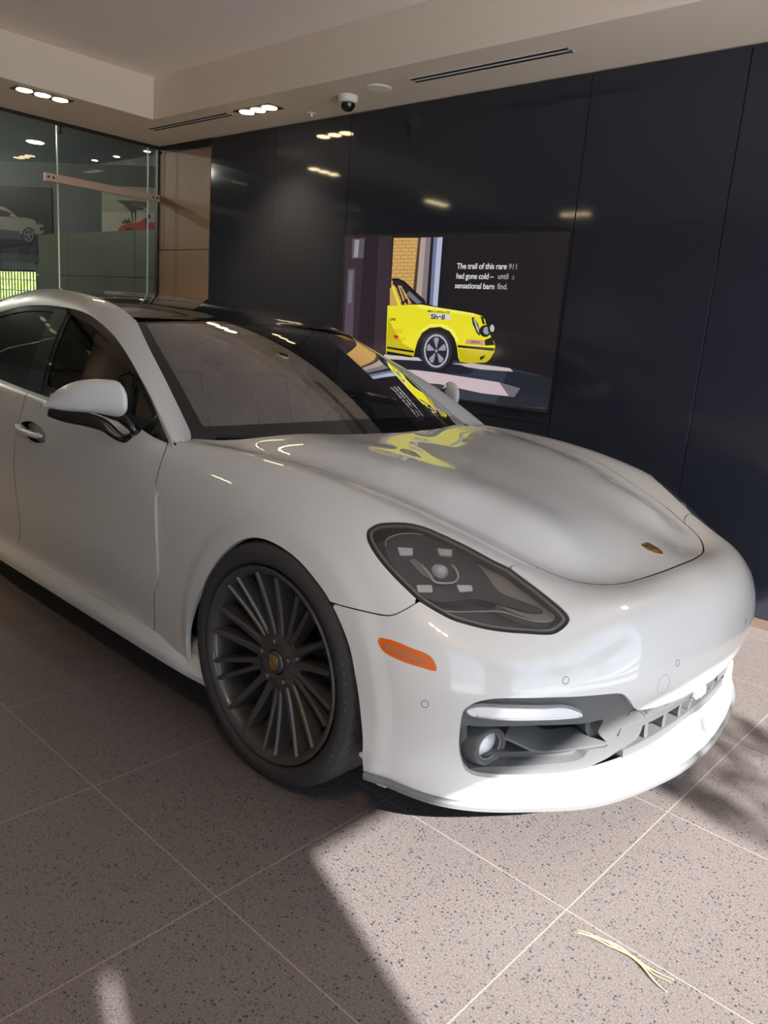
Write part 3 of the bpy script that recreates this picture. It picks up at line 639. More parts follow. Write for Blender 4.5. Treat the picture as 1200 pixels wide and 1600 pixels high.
# ---- sill
prof = [(.905, .262), (.932, .250), (.938, .236), (.952, .222), (.957, .200), (.950, .172), (.925, .155), (.86, .150), (.86, .262)]
for s in (1, -1):
    mb = MB(); xs = [-2.50, -2.0, -1.5, -1.0, -.55, -.42, -.36]; ys = [(-.02, .0), (0, 0), (0, 0), (0, 0), (0, 0), (-.005, -.002), (-.03, -.022)]
    V = []
    for x, (dy, dz) in zip(xs, ys):
        k = 1 if x < -.4 else .8
        V += [(x+(.02 if x == xs[-1] and j in (4, 5, 6) else 0), -s*(w_+dy), .2+(z-.2)*k+dz) for j, (w_, z) in enumerate(prof)]
    n_ = len(prof); F = []
    for i in range(len(xs)-1):
        for j in range(n_):
            a, b = i*n_+j, i*n_+(j+1) % n_; F.append((a, b, b+n_, a+n_) if s == -1 else (b, a, a+n_, b+n_))
    F += [tuple(range(n_)), tuple(range((len(xs)-1)*n_, len(xs)*n_))[::-1]]
    mb.add(V, F); mb.build('side_sill', M['paint'], car, auto=35)

# ---- underside, wheel housings, cabin tub
mb = MB(); mb.box((-4.0, -.83, .165), (-2.4, .83, .18)); mb.box((-2.45, -.90, .165), (-.45, .90, .185)); mb.box((-.5, -.6, .165), (.72, .6, .18))
mb.build('undertray', M['dark_plastic'], car)
for cx in (.018, -2.95):
    for s in (1, -1):
        mb = MB(); Mx = Matrix.Translation((cx, -s*.95, .345)) @ Matrix.Rotation(R(90)*s, 4, 'X')
        mb.lathe([(.418, .005), (.425, -.10), (.425, -.32), (.0, -.34)], 48, 0, Matrix.Translation((cx, -s*.895, .345)) @ Matrix.Rotation(R(-90 if s == -1 else 90), 4, 'X'), -.35, PI+.35)
        mb.build('wheel_housing', M['rubber'], car, smooth=True)
mb = MB(); mb.box((-.60, -.80, .17), (-.56, .80, .84)); mb.box((-.62, -.78, .85), (-.50, .78, .87)); mb.build('bulkhead', M['dark_plastic'], car)

# ---- splitter and air deflector under the lip
us = np.linspace(5.10, UMAX, 90); Pb = skin(us, np.full(len(us), VMAX)); nb = -skin_n(us, np.full(len(us), VMAX-.02)); nb[:, 2] = 0; nb /= np.linalg.norm(nb, axis=1)[:, None]
full = np.concatenate([Pb, (Pb*[1, -1, 1])[::-1][1:]]); fn_ = np.concatenate([nb, (nb*[1, -1, 1])[::-1][1:]])
V = []
sec = [(-.004, .004), (.006, .001), (.010, -.006), (.008, -.018), (-.002, -.022), (-.05, -.018), (-.05, .0)]
for P_, n_ in zip(full, fn_): V += [tuple(P_+n_*a+np.array([0, 0, b])) for a, b in sec]
k = len(sec); F = []
for i in range(len(full)-1):
    for j in range(k): a, b = i*k+j, i*k+(j+1) % k; F.append((a, b, b+k, a+k))
F += [tuple(range(k))[::-1], tuple(range((len(full)-1)*k, len(full)*k))]
obj('lip_splitter', V, F, mat('scuffed_dark_plastic', (.16, .165, .17), .5), car, False)
for s in (1, -1):
    MB().prism([(.30, .215), (.445, .205), (.43, .155), (.40, .150), (.36, .19)], -.03, .0, 0, Matrix.Translation((0, -s*.885, 0)) @ Matrix.Rotation(R(90), 4, 'X')).build('air_deflector', M['white_plastic'], car)

# ---- pieces set into the skin
def piece(name, poly, off, depth, mt, parent, h=.005, closed=True, both=True, smooth_line=True, holes=(), inset=0, **kw):
    pl_ = spline_pts(poly, .004, True) if smooth_line else straight(list(poly)+[poly[0]], .005)[:-1]
    lo, hi = pl_.min(0)-.01, pl_.max(0)+.01
    m_ = patch(lo[0], min(hi[0], UMAX), max(lo[1], 0), min(hi[1], VMAX), h, off=off)
    d_ = sdf(m_, pl_)-inset
    for hh in holes: d_ = np.minimum(d_, -sdf(m_, spline_pts(hh, .004, True)))
    m_ = clip(m_, d_)
    if len(m_['F']) == 0: return None
    if depth: m_ = skirt(m_, depth)
    r_ = emit(name, m_, mt, parent, **kw)
    if both: 
        p2 = parent if not isinstance(parent, tuple) else parent[1]
        emit(name, mirrored(m_), mt, p2, **kw)
    return r_
def on_skin(line, off=0): line = np.asarray(line, float); return body_surf(line[:, 0], line[:, 1], off) if off else skin(line[:, 0], line[:, 1])
def skin_tube(name, line, off, r, mt, parent, closed=False, step=.006, both=True):
    ln = spline_pts(line, step, closed); P_ = on_skin(ln, off)
    for s in ((1, -1) if both else (1,)):
        MB().tube([(a, b*s, c) for a, b, c in P_], r, 6, closed=closed).build(name, mt, parent, smooth=True)

# headlights: gasket, lens and what sits behind the lens
for s in (1, -1):
    f = (lambda q: q) if s == 1 else mirrored
    m = patch(4.93, 5.58, .05, .27, .0035); dd = sdf(m, HL)
    gm = clip(m, np.minimum(dd-.0012, .0085-dd)); gm = dict(gm); gm['P'] = gm['P']-gm['N']*.0015
    hl = emit('headlight', f(skirt(gm, .065)), M['rubber'], car, label='headlamp with black surround and four small square lamps')
    m2 = patch(4.93, 5.58, .05, .27, .006); d2 = sdf(m2, HL); lm = clip(m2, d2-.0075)
    ins = clip(m2, d2-.004); ins = dict(ins); ins['P'] = ins['P']-ins['N']*(.060)
    emit('lamp_back', f(ins), M['lamp_dark'], hl)
    ring_ = clip(m, np.minimum(dd-.007, .015-dd)); ring_ = dict(ring_); ring_['P'] = ring_['P']-ring_['N']*.004
    emit('lamp_rim', f(skirt(ring_, .004)), M['lamp_grey'], hl)
    lm = dict(lm); lm['P'] = lm['P']-lm['N']*.001
    emit('lens', f(lm), M['lens'], hl)
    def hp(name, poly, off, depth, mt, **kw):
        pl_ = spline_pts(poly, .004, True) if kw.get('round_', True) else straight(list(poly)+[poly[0]], .004)[:-1]
        lo, hi = pl_.min(0)-.008, pl_.max(0)+.008; m_ = patch(lo[0], hi[0], lo[1], hi[1], kw.get('h', .003), off=off); m_ = clip(m_, sdf(m_, pl_))
        if len(m_['F']): emit(name, f(skirt(m_, depth)), mt, hl)
    def ht(name, line, off, r, mt, closed=False):
        P_ = on_skin(spline_pts(line, .005, closed), off); MB().tube([(a, b*s, c) for a, b, c in P_], r, 6, closed=closed).build(name, mt, hl, smooth=True)
    hp('lamp_reflection', HL_BEIGE, .030, .03, M['lamp_beige'])  # beige face paints the ceiling's reflection in the lamp
    hp('lamp_module', HL_MODULE, .024, .03, M['lamp_dark'])
    ht('chrome_strip', HL_CHROME_TOP, .022, .0016, M['silver'])
    ht('chrome_strip', HL_CHROME_LOW, .022, .0016, M['silver'])
    for blk in (HL_LED_A, HL_LED_B, HL_LED_C, HL_LED_D): hp('led_block', blk, .017, .014, M['crystal'], round_=False, h=.0025)
    hp('led_shroud', HL_BAR, .019, .012, M['lamp_grey'], round_=False)
    ht('projector_bracket', HL_BRACKET, .016, .0028, M['silver'])
    pc = on_skin([HL_PROJ], .022)[0]; pn_ = body_norm(np.array([HL_PROJ[0]]), np.array([HL_PROJ[1]]))[0]*[1, s, 1]
    ax = Vector((1, -.25*s, .15)).normalized(); Mx = Matrix.Translation((pc[0], pc[1]*s, pc[2])) @ ax.to_track_quat('Z', 'Y').to_matrix().to_4x4()
    mb = MB(); mb.lathe([(.0, .014), (.010, .012), (.017, .006), (.020, -.002), (.020, -.02)], 28, 0, Mx); mb.build('projector_lens', M['crystal'], hl, smooth=True)

# side markers
piece('side_marker', MARKER, .0005, .008, M['amber'], car, h=.003, label='orange side marker reflector')
piece('marker_band', MARKER_BAND, -.0015, .002, M['amber_dark'], car, h=.003)
# parking sensors and tow-eye cover
for i, (u, v) in enumerate(SENSORS):
    r_ = .009 if i < 3 else .026
    c0 = skin([u], [v])[0]; e1 = skin([u-.01], [v])[0]-c0; e2 = skin([u], [v+.01])[0]-c0; lu, lv = np.linalg.norm(e1)/.01, np.linalg.norm(e2)/.01
    ln = [(u+r_/lu*math.cos(a), v+r_/lv*math.sin(a)) for a in np.linspace(0, 2*PI, 24, endpoint=False)]
    P_ = on_skin(ln, 0); nn_ = body_norm(np.array([p[0] for p in ln]), np.array([p[1] for p in ln]))
    for s in ((1, -1) if i < 3 else (1,)):
        mb = MB(); mb.tube([(a, b*s, c) for a, b, c in P_], .0007 if i < 3 else .0005, 5, closed=True)
        mb.build('parking_sensor' if i < 3 else 'tow_eye_cover', M['dark_plastic'] if i < 3 else M['lamp_grey'], car)

# side vent behind the front wheel
piece('side_vent', VENT, .013, .0, M['paint'], car, h=.006, smooth_line=False)
ve = spline_pts(VENT_EDGE, .01)
skin_tube('vent_blade', [(u-.008, v) for u, v in VENT_EDGE], .010, .0045, M['paint'], car)

# door handle
hm = piece('handle_cup', HANDLE_CUP, .030, 0, M['paint'], front_door, h=.006, both=False)
m = patch(2.95, 3.30, .2, .33, .004); hc = clip(m, np.minimum(sdf(m, HC), .0045-sdf(m, HC)))
hb = spline_pts(HANDLE_AXIS, .01); P_ = on_skin(hb, -.012); nhb = len(P_)
rr = [.021*min(1, .35+1.6*math.sin(PI*min(max((i+.5)/nhb, .02), .98))) for i in range(nhb)]
MB().tube(P_, rr, 14, flat=.6).build('door_handle', M['paint'], front_door, smooth=True)

# ---- lower front opening
piece('intake_back', [tuple(p) for p in np.concatenate([OT, [(UMAX, OT[-1][1]), (UMAX, OL[-1][1])], OL[::-1][:-1]])][::3], .105, 0, M['dark_plastic'], car, h=.012, inset=-.01)
# frame around the outer cavity, almost flush with the skin
m = patch(5.30, UMAX, .40, .745, .005, off=.016); dO = sdf(m, OPEN)
CAV = spline_pts(CAVITY, .005, True); dC = sdf(m, CAV); GR = spline_pts(GRILLE_EDGE, .006)
GRP = np.concatenate([GR, [(UMAX+.1, GR[-1][1]), (UMAX+.1, .2), (GR[0][0], .2)]])
gedge = np.concatenate([GR, [(UMAX+.2, VMAX), (UMAX+.2, .3), (GR[0][0], .3)]])
dG = sdf(m, gedge)
fr = skirt(clip(m, np.minimum.reduce([dO+.006, -dC, -dG])), .045)
for s in (1, -1): emit('intake_frame', fr if s == 1 else mirrored(fr), M['plastic'], car)
# inner step around the cavity
m = patch(5.30, 5.86, .40, .745, .005, off=.045); dC2 = sdf(m, CAV)
fr = skirt(clip(m, np.minimum(dC2+.004, .018-dC2)), .05)
for s in (1, -1): emit('intake_ledge', fr if s == 1 else mirrored(fr), M['plastic'], car)
# daytime running light bar
for s in (1, -1):
    f = (lambda q: q) if s == 1 else mirrored
    m = patch(5.32, 5.66, .40, .56, .004, off=-.004); pl_ = spline_pts(DRL, .004, True); d_ = sdf(m, pl_)
    dr = emit('running_light', f(skirt(clip(m, d_), .02)), M['crystal'], car, label='clear running light strip above the fog lamp')
    m = patch(5.32, 5.66, .40, .56, .004, off=.004)
    emit('light_edge', f(skirt(clip(m, np.minimum(sdf(m, pl_)+.006, -sdf(m, pl_)+.0005)), .012)), M['lamp_grey'], dr)
    skin_tube_line = on_skin(spline_pts(DRL_LINE, .006), -.005); MB().tube([(a, b*s, c) for a, b, c in skin_tube_line], .0014, 6).build('light_guide', M['chrome'], dr, smooth=True)
    # fog lamp barrel
    fc = on_skin([FOG], .045)[0]; ax = Vector((.97, -.22*s, 0)).normalized()
    Mx = Matrix.Translation((fc[0], fc[1]*s, fc[2])) @ ax.to_track_quat('Z', 'Y').to_matrix().to_4x4()
    fb = MB().lathe([(.062, -.11), (.060, -.03), (.054, -.006), (.050, .004), (.046, .005), (.036, -.002), (.034, -.02)], 40, 0, Mx).build('fog_lamp', M['plastic'], car, smooth=True)
    MB().lathe([(0, -.006), (.018, -.009), (.034, -.018)], 32, 0, Mx).build('fog_lens', M['crystal'], fb, smooth=True)
    MB().lathe([(.037, -.001), (.035, .0005), (.0335, -.003)], 40, 0, Mx).build('fog_ring', M['lamp_grey'], fb, smooth=True)
    # wing across the cavity
    fe = spline_pts(BLADE_FRONT, .01); A_ = on_skin(fe, .012); be = resample(np.array(BLADE_BACK), len(fe)); B_ = on_skin(be, .085)
    V = []; n_ = len(fe)
    for i in range(n_):
        a, b = A_[i]*[1, s, 1], B_[i]*[1, s, 1]; b[2] = max(b[2], a[2]+.004)
        V += [tuple(a), tuple(a+np.array([0, 0, .006])), tuple(b+np.array([0, 0, .010])), tuple(b-np.array([0, 0, .004]))]
    F = []
    for i in range(n_-1):
        for j in range(4): p_, q_ = i*4+j, i*4+(j+1) % 4; F.append((p_, q_, q_+4, p_+4))
    F += [(0, 1, 2, 3), tuple((n_-1)*4+j for j in (3, 2, 1, 0))]
    obj('intake_wing', V, F, M['plastic'], car)
# centre grille: three long bars and slanted uprights
def strip(name, va, vb, off, depth, u0, mt):
    m_ = patch(u0, UMAX, min(va, vb)-.0, max(va, vb), .006, off=off); m_ = skirt(m_, depth); emit(name, joined(m_, mirrored(m_)), mt, car)
strip('grille_bar', .585, .603, .014, .03, 5.80, M['plastic'])
strip('grille_bar', .640, .662, .012, .05, 5.80, M['plastic'])
strip('grille_bar', .704, .722, .012, .04, 5.84, M['plastic'])
for i, u in enumerate(np.arange(5.83, UMAX+.05, .098)):
    for (va, vb, sl) in ((.600, .642, .022), (.660, .706, -.022)):
        A_ = [(u-.008, va), (u+.010, va), (u+.010-sl, vb), (u-.008-sl, vb)]
        if max(p[0] for p in A_) > UMAX-.002: continue
        piece('grille_upright', A_, .018, .05, M['plastic'], car, h=.006, smooth_line=False)
MB().box((.862, -.035, .318), (.886, .035, .350)).build('radar_cover', M['sensor'], car, bevel=.008)

# ---- badges
def shield(w_, h_):
    return [(-w_/2, h_*.42), (-w_*.25, h_*.5), (0, h_*.44), (w_*.25, h_*.5), (w_/2, h_*.42), (w_*.5, 0), (w_*.38, -h_*.3), (0, -h_*.5), (-w_*.38, -h_*.3), (-w_*.5, 0)]
def crest(name, Mx, w_, h_, parent):
    b = MB().prism(shield(w_, h_), 0, .0025, 0, Mx).build(name, M['gold'], parent, bevel=.0006)
    q = lambda x0, y0, x1, y1, mt: MB().box((x0*w_, y0*h_, .0025), (x1*w_, y1*h_, .0031), 0, Mx).build('badge_field', mt, b)
    for j in range(3): q(-.42+.0, .02+.07*j*1.6, -.05, .06+.07*j*1.6, M['badge_red'] if j % 2 else M['black_gloss'])
    for j in range(3): q(.05, -.10-.07*j*1.6, .36-.06*j, -.06-.07*j*1.6, M['badge_red'] if j % 2 else M['black_gloss'])
    MB().prism(shield(w_*.36, h_*.36), .0025, .0036, 0, Mx).build('badge_shield', M['gold'], b)
    MB().prism([(x*w_, y*h_) for x, y in ((-.03, -.11), (.05, -.09), (.03, .0), (.08, .05), (.02, .1), (-.06, .06), (-.02, .0), (-.07, -.04))], .0036, .0042, 0, Mx).build('badge_horse', M['black_gloss'], b)
    return b
hn = hood_norm(np.array([.667]), np.array([0.]))[0]; hz = float(hood_z([.667], [0])[0]); xa = Vector((0, -1, 0)); za = Vector(hn).normalized(); za = za if za.z > 0 else -za; ya = za.cross(xa)
Mx = Matrix.Translation((.667, 0, hz+.0003)) @ Matrix((xa, ya, za)).transposed().to_4x4()
if (Mx.to_3x3() @ Vector((0, 1, 0))).x > 0: Mx = Mx @ Matrix.Rotation(PI, 4, 'Z')
crest('hood_badge', Mx, .052, .070, car)

# ---- door mirrors
def mirror(s):
    cx, cy, cz = -.945, -1.0, .998
    G = []
    n1, n2 = 28, 24
    for i in range(n1+1):                                      # from the inner end to the outer tip
        t = i/n1; y = -.905-.195*t
        rz = .076*(1-.30*t-.72*max(0, (t-.45)/.55)**2.4) if t < 1 else .012
        rx = .066*(1-.15*t-.75*max(0, (t-.55)/.45)**2.6) if t < 1 else .012
        if t < .12: k = math.sqrt(max(.04, 1-((.12-t)/.12)**2*.75)); rz *= k; rx *= k
        zc = 1.002-.030*t+.020*math.sin(PI*t); xc = -.895-.20*t**1.15
        row = []
        for j in range(n2):
            a = 2*PI*j/n2; ca, sa = math.cos(a), math.sin(a)
            ex = .82 if ca < 0 else 1
            row.append((xc+rx*math.copysign(abs(ca)**.9, ca)*(1.0 if ca > 0 else .55), y*1.0, zc+rz*math.copysign(abs(sa)**.9, sa)*(1.0 if sa > 0 else .72)))
        G.append(row)
    V = [(x, y*s, z) for r_ in G for x, y, z in r_]; F = []
    for i in range(n1):
        for j in range(n2): a, b = i*n2+j, i*n2+(j+1) % n2; F.append((a, b, b+n2, a+n2) if s == -1 else (b, a, a+n2, b+n2))
    F += [tuple(range(n2)) if s == 1 else tuple(range(n2))[::-1], tuple(range(n1*n2, (n1+1)*n2))[::-1] if s == 1 else tuple(range(n1*n2, (n1+1)*n2))]
    mm = obj('door_mirror', V, F, M['paint'], car, True)
    # gloss black foot: tray below the cap and the arm down to the door
    A_ = [(-1.07, -1.085, .950), (-1.03, -1.05, .942), (-.98, -1.0, .936), (-.93, -.955, .920), (-.905, -.925, .890), (-.885, -.905, .878), (-.855, -.88, .893)]
    mb = MB(); mb.tube([(x, y*s, z) for x, y, z in [tuple(q) for q in spline_pts(A_, .012)]], [.012+.008*math.sin(PI*min(1, i/24)) for i in range(len(spline_pts(A_, .012)))], 12, flat=1.25)
    mb.build('mirror_foot', M['black_gloss'], mm, smooth=True)
    mb = MB(); mb.tube([(-.90, -.915*s, .955), (-.865, -.89*s, .925), (-.85, -.87*s, .900)], [.018, .016, .018], 12); mb.build('mirror_stalk', M['black_gloss'], mm, smooth=True)
    V = [(-.9-.19*t-.03, (-.915-.17*t)*s, 1.0-.012*t+dz*(1-.35*t)) for t, dz in ((.05, -.028), (.05, .05), (.9, .035), (.9, -.022))]
    obj('mirror_glass', V, [(0, 1, 2, 3)], M['chrome'], mm)
mirror(1); mirror(-1)

# ---- wipers
for (a, b, c) in (((-.50, .30, .918), (-.50, -.05, .933), (-.60, -.42, .925)), ((-.50, -.35, .914), (-.55, -.55, .915), (-.63, -.70, .912))):
    wp = MB().tube([a, b, c], .006, 8).build('wiper', M['rubber'], car)

# ---- cabin
def cushion(name, pts, mt, parent, sub=2):
    """rounded block from 8 corner points"""
    o = obj(name, pts, [(0, 3, 2, 1), (4, 5, 6, 7), (0, 1, 5, 4), (1, 2, 6, 5), (2, 3, 7, 6), (3, 0, 4, 7)], mt, parent, True)
    return subdiv(o, sub)
def blk(cx, cy, cz, sx_, sy_, sz_, lean=0, taper=1.0, top_shift=0):
    V = []
    for dz in (-1, 1):
        k = taper if dz == 1 else 1
        for dx, dy in ((-1, -1), (1, -1), (1, 1), (-1, 1)): V.append((cx+dx*sx_*k+(lean if dz == 1 else 0), cy+dy*sy_*k, cz+dz*sz_))
    return V
def bolster_back(cx, cy, z0, z1, name, parent):
    """seat back with side bolsters and a shoulder line that narrows into the head section"""
    prof_ = [(0, .235), (.25, .275), (.5, .285), (.68, .27), (.78, .225), (.87, .17), (.95, .145), (1, .10)]
    G = []; nn = 17
    for t, hw in spline_pts(prof_, .04):
        z = z0+(z1-z0)*t; xb = cx-.20*t
        row = []
        for j in range(nn):
            q_ = -1+2*j/(nn-1); bol = .045*abs(q_)**3*(1 if t < .75 else .3); row.append((xb+.07+bol-.05*(abs(q_)**8)-.02*(t > .93), cy+hw*q_, z))
        G.append(row)
    n1 = len(G); V = [p for r_ in G for p in r_]+[(x-.13+.02*(abs(y-cy)*4)**2, y, z) for r_ in G for x, y, z in r_]; L_ = n1*nn; F = []
    for i in range(n1-1):
        for j in range(nn-1):
            a = i*nn+j; F.append((a, a+1, a+nn+1, a+nn)); F.append((L_+a, L_+a+nn, L_+a+nn+1, L_+a+1))
        for a, fl in ((i*nn, 0), (i*nn+nn-1, 1)): F.append((a, a+nn, L_+a+nn, L_+a) if not fl else (a+nn, a, L_+a, L_+a+nn))
    for j in range(nn-1):
        a = (n1-1)*nn+j; F.append((a, a+1, L_+a+1, L_+a)); F.append((j+1, j, L_+j, L_+j+1))
    o = obj(name, V, F, M['leather'], parent, True); subdiv(o, 1)
    # centre panel with seams
    MB().tube([(cx+.075-.20*t+.004, cy+sd_*(.13-.03*t), z0+(z1-z0)*t) for sd_, ts in ((-1, np.linspace(.05, .72, 12)),) for t in ts]+[(cx+.075-.20*t+.006, cy+.13*math.cos(a), z0+(z1-z0)*(.72+.05*math.sin(a))) for a, t in zip(np.linspace(PI, 0, 9), [.74]*9)]+[(cx+.075-.20*t+.004, cy+(.13-.03*t), z0+(z1-z0)*t) for t in np.linspace(.72, .05, 12)], .004, 6).build('seat_seam', M['leather_dark'], o)
    return o
for y in (-.37, .37):
    st = bolster_back(-1.62, y, .48, 1.21, 'front_seat', car)
    cushion('seat_cushion', blk(-1.36, y, .43, .26, .27, .09), M['leather'], st)
for y in (-.36, .36):
    st = bolster_back(-2.42, y, .48, 1.13, 'rear_seat', car)
    cushion('seat_cushion', blk(-2.18, y, .43, .25, .27, .09), M['leather'], st)
# dashboard
prof = [(-.60, .865), (-.78, .900), (-.92, .895), (-1.0, .86), (-1.02, .78), (-.96, .68), (-.95, .50), (-.62, .50)]
mb = MB().prism([(x, z) for x, z in prof], -.74, .74, 0, Matrix.Rotation(R(90), 4, 'X')); mb.build('dashboard', M['leather_dark'], car, bevel=.02)
mb = MB(); mb.box((-2.6, -.82, .185), (-.58, .82, .21)); mb.box((-2.0, -.13, .21), (-.95, .13, .60)); mb.build('cabin_floor', M['leather_dark'], car, bevel=.01)
MB().box((-.98, -.17, .905), (-.95, .17, .99)).build('display', M['black_gloss'], car, bevel=.008) if False else None
Mx = Matrix.Translation((-1.10, .37, .80)) @ Matrix.Rotation(R(-68), 4, 'Y')
sw = MB().tube([tuple(Mx @ Vector((.18*math.cos(a), .18*math.sin(a), 0))) for a in np.linspace(0, 2*PI, 40, endpoint=False)], .015, 10, closed=True).build('steering_wheel', M['leather_dark'], car, smooth=True)
mb = MB().lathe([(0, .02), (.055, .015), (.065, -.01), (.05, -.03)], 24, 0, Mx)
for a in (0, 120, 240): mb.tube([tuple(Mx @ Vector((.05*math.cos(R(a+90)), .05*math.sin(R(a+90)), 0))), tuple(Mx @ Vector((.175*math.cos(R(a+90)), .175*math.sin(R(a+90)), 0)))], .012, 8)
mb.build('steering_hub', M['leather_dark'], sw, smooth=True)
rm = cushion('cabin_mirror', blk(-1.14, .0, 1.185, .018, .115, .032), M['leather_dark'], car, 1)
# headliner, door cards, rear shelf
G = [[(x, t*(.52 if x > -3 else .47), z-.03-.02*t*t) for t in np.linspace(-1, 1, 9)] for x, z in ((-1.40, 1.30), (-1.6, 1.345), (-1.9, 1.38), (-2.4, 1.39), (-2.8, 1.36))]
q = grid_mesh(np.array(G)); emit('headliner', q, M['headliner'], car)
for s in (1, -1):
    V = []
    xs_ = np.linspace(-2.6, -.75, 12)
    for x in xs_: V += [(x, -s*.80, .22), (x, -s*.79, .62), (x, -s*.815, .78), (x, -s*.83, .915), (x, -s*.853, .925)]
    F = [(i*5+j, i*5+j+1, (i+1)*5+j+1, (i+1)*5+j) for i in range(11) for j in range(4)]
    obj('door_card', V, F, M['leather'], car, True)
mb = MB(); mb.box((-3.7, -.70, .85), (-2.62, .70, .88)); mb.box((-2.68, -.72, .3), (-2.62, .72, .88)); mb.build('parcel_shelf', M['leather_dark'], car)

# ---- wheels
def make_wheel():
    """axis along +Z, outer face up; tyre 0.362 m radius"""
    wh = empty('wheel')
    prof = [(.285, -.235), (.300, -.262), (.335, -.268), (.353, -.258), (.3605, -.232), (.362, -.19), (.3625, -.13), (.362, -.07), (.3595, -.035), (.352, -.012), (.340, -.001), (.325, .005), (.310, .004), (.298, -.003), (.290, -.014), (.283, -.03)]
    seg = 480; V = []; F = []
    pr = spline_pts(prof, .0045)
    for k in range(seg):
        a = 2*PI*k/seg
        for r_, h_ in pr:
            rr = r_
            if r_ > .3585 and -.235 < h_ < -.03:
                for g0 in (-.085, -.135, -.185):
                    if abs(h_-g0) < .0048: rr -= .0065
            if r_ > .350 and (-.088 < h_ < -.015):
                ph = (k*48/seg+h_*18) % 1
                if ph < .10: rr -= .0045
                elif abs(ph-.55) < .035 and h_ < -.035: rr -= .003
            V.append((rr*math.cos(a), rr*math.sin(a), h_))
    n_ = len(pr)
    for k in range(seg):
        k2 = (k+1) % seg
        for i in range(n_-1): F.append((k*n_+i, k2*n_+i, k2*n_+i+1, k*n_+i+1))
    obj('tyre', V, F, M['tyre'], wh, True)
    MB().lathe([(.274, -.24), (.270, -.20), (.262, -.15), (.258, -.06), (.262, -.022), (.268, -.010), (.276, -.003), (.283, .002), (.288, .001), (.2895, -.004), (.287, -.012), (.283, -.03)], 120).build('rim', M['rim'], wh, smooth=True)
    # spokes: five groups of four
    def hgt(r_): return -.046+.040*(max(0, r_-.05)/.215)**1.5
    for g in range(5):
        base = g*72+59.4
        for (ai, ri, ao, wi, wo) in ((23.5, .060, 26.9, .024, .0125), (5.5, .085, 5.9, .015, .0095), (-5.5, .085, -5.9, .015, .0095), (-23.5, .060, -26.9, .024, .0125)):
            pi_ = Vector((ri*math.cos(R(base+ai)), ri*math.sin(R(base+ai)), 0)); po = Vector((.268*math.cos(R(base+ao)), .268*math.sin(R(base+ao)), 0))
            dr_ = (po-pi_).normalized(); nr = Vector((-dr_.y, dr_.x, 0)); V = []; ns = 10
            for i in range(ns+1):
                t = i/ns; c = pi_.lerp(po, t); w_ = (wi+(wo-wi)*t)/2; h_ = hgt(c.length)
                V += [tuple(c+nr*(w_+.0045)+Vector((0, 0, h_-.050))), tuple(c+nr*(w_+.0015)+Vector((0, 0, h_-.006))), tuple(c+nr*(w_-.003)+Vector((0, 0, h_))), tuple(c-nr*(w_-.003)+Vector((0, 0, h_))), tuple(c-nr*(w_+.0015)+Vector((0, 0, h_-.006))), tuple(c-nr*(w_+.0045)+Vector((0, 0, h_-.050)))]
            F = [(i*6+j, (i+1)*6+j, (i+1)*6+j+1, i*6+j+1) for i in range(ns) for j in range(5)]+[(i*6+5, (i+1)*6+5, (i+1)*6, i*6) for i in range(ns)]
            obj('spoke', V, F, M['rim'], wh, False)
    for g in range(5):
        base = g*72+59.4
        pw = [(r_*math.cos(R(base+a)), r_*math.sin(R(base+a))) for r_, a in ((.05, -26), (.092, -24), (.094, -15), (.100, -9), (.124, -6), (.124, 6), (.100, 9), (.094, 15), (.092, 24), (.05, 26))]
        MB().prism(pw, -.085, -.0455, 0).build('hub_web', M['rim'], wh, bevel=.004)
    hubm = MB().lathe([(.037, -.041), (.041, -.037), (.062, -.040), (.080, -.045), (.092, -.056), (.095, -.09), (0, -.09)], 60)
    hubm.build('hub', M['rim'], wh, smooth=True)
    for g in range(5):
        a = R(g*72+59.4+36); mb = MB().lathe([(0, -.030), (.009, -.030), (.0115, -.033), (.012, -.05)], 6, 0, Matrix.Translation((.062*math.cos(a), .062*math.sin(a), .001)))
        mb.lathe([(.0125, -.048), (.016, -.0465), (.0175, -.050)], 20, 0, Matrix.Translation((.065*math.cos(a), .065*math.sin(a), .004))); mb.build('wheel_bolt', M['rim'], wh)
    MB().lathe([(0, -.0325), (.028, -.033), (.033, -.036), (.0355, -.042), (.036, -.05)], 40).build('hub_cap', M['rim'], wh, smooth=True)
    crest('cap_badge', Matrix.Translation((0, 0, -.0325)), .036, .046, wh)
    return wh
W0 = make_wheel()
fixM = Matrix.Rotation(R(90), 4, 'X')                        # +Z of the wheel points to -Y of the car
def place_wheel(wh, x, s):
    wh.parent = car
    wh.matrix_local = Matrix.Translation((x, -s*.955, .362)) @ (Matrix.Rotation(PI, 4, 'Z') if s == -1 else Matrix()) @ fixM
place_wheel(W0, 0, 1); W0['label'] = 'black twin-spoke front wheel with crest cap'
for x, s in ((0, -1), (-2.95, 1), (-2.95, -1)):
    c_ = copy_tree(W0); place_wheel(c_, x, s); c_['label'] = 'black twin-spoke wheel'
# sidewall lettering
cu_r = .330
for body_, a_mid in (('R21', -28), ('275/40', 8)):
    for i, ch in enumerate(body_):
        a = R(a_mid+(len(body_)/2-i)*4.2)
        text_mesh('tyre_lettering', ch, .020, M['lamp_grey'], W0, Matrix.Translation((cu_r*math.cos(a), cu_r*math.sin(a), .0022)) @ Matrix.Rotation(a-PI/2, 4, 'Z') @ Matrix.Translation((-.006, -.007, 0)), .0004)
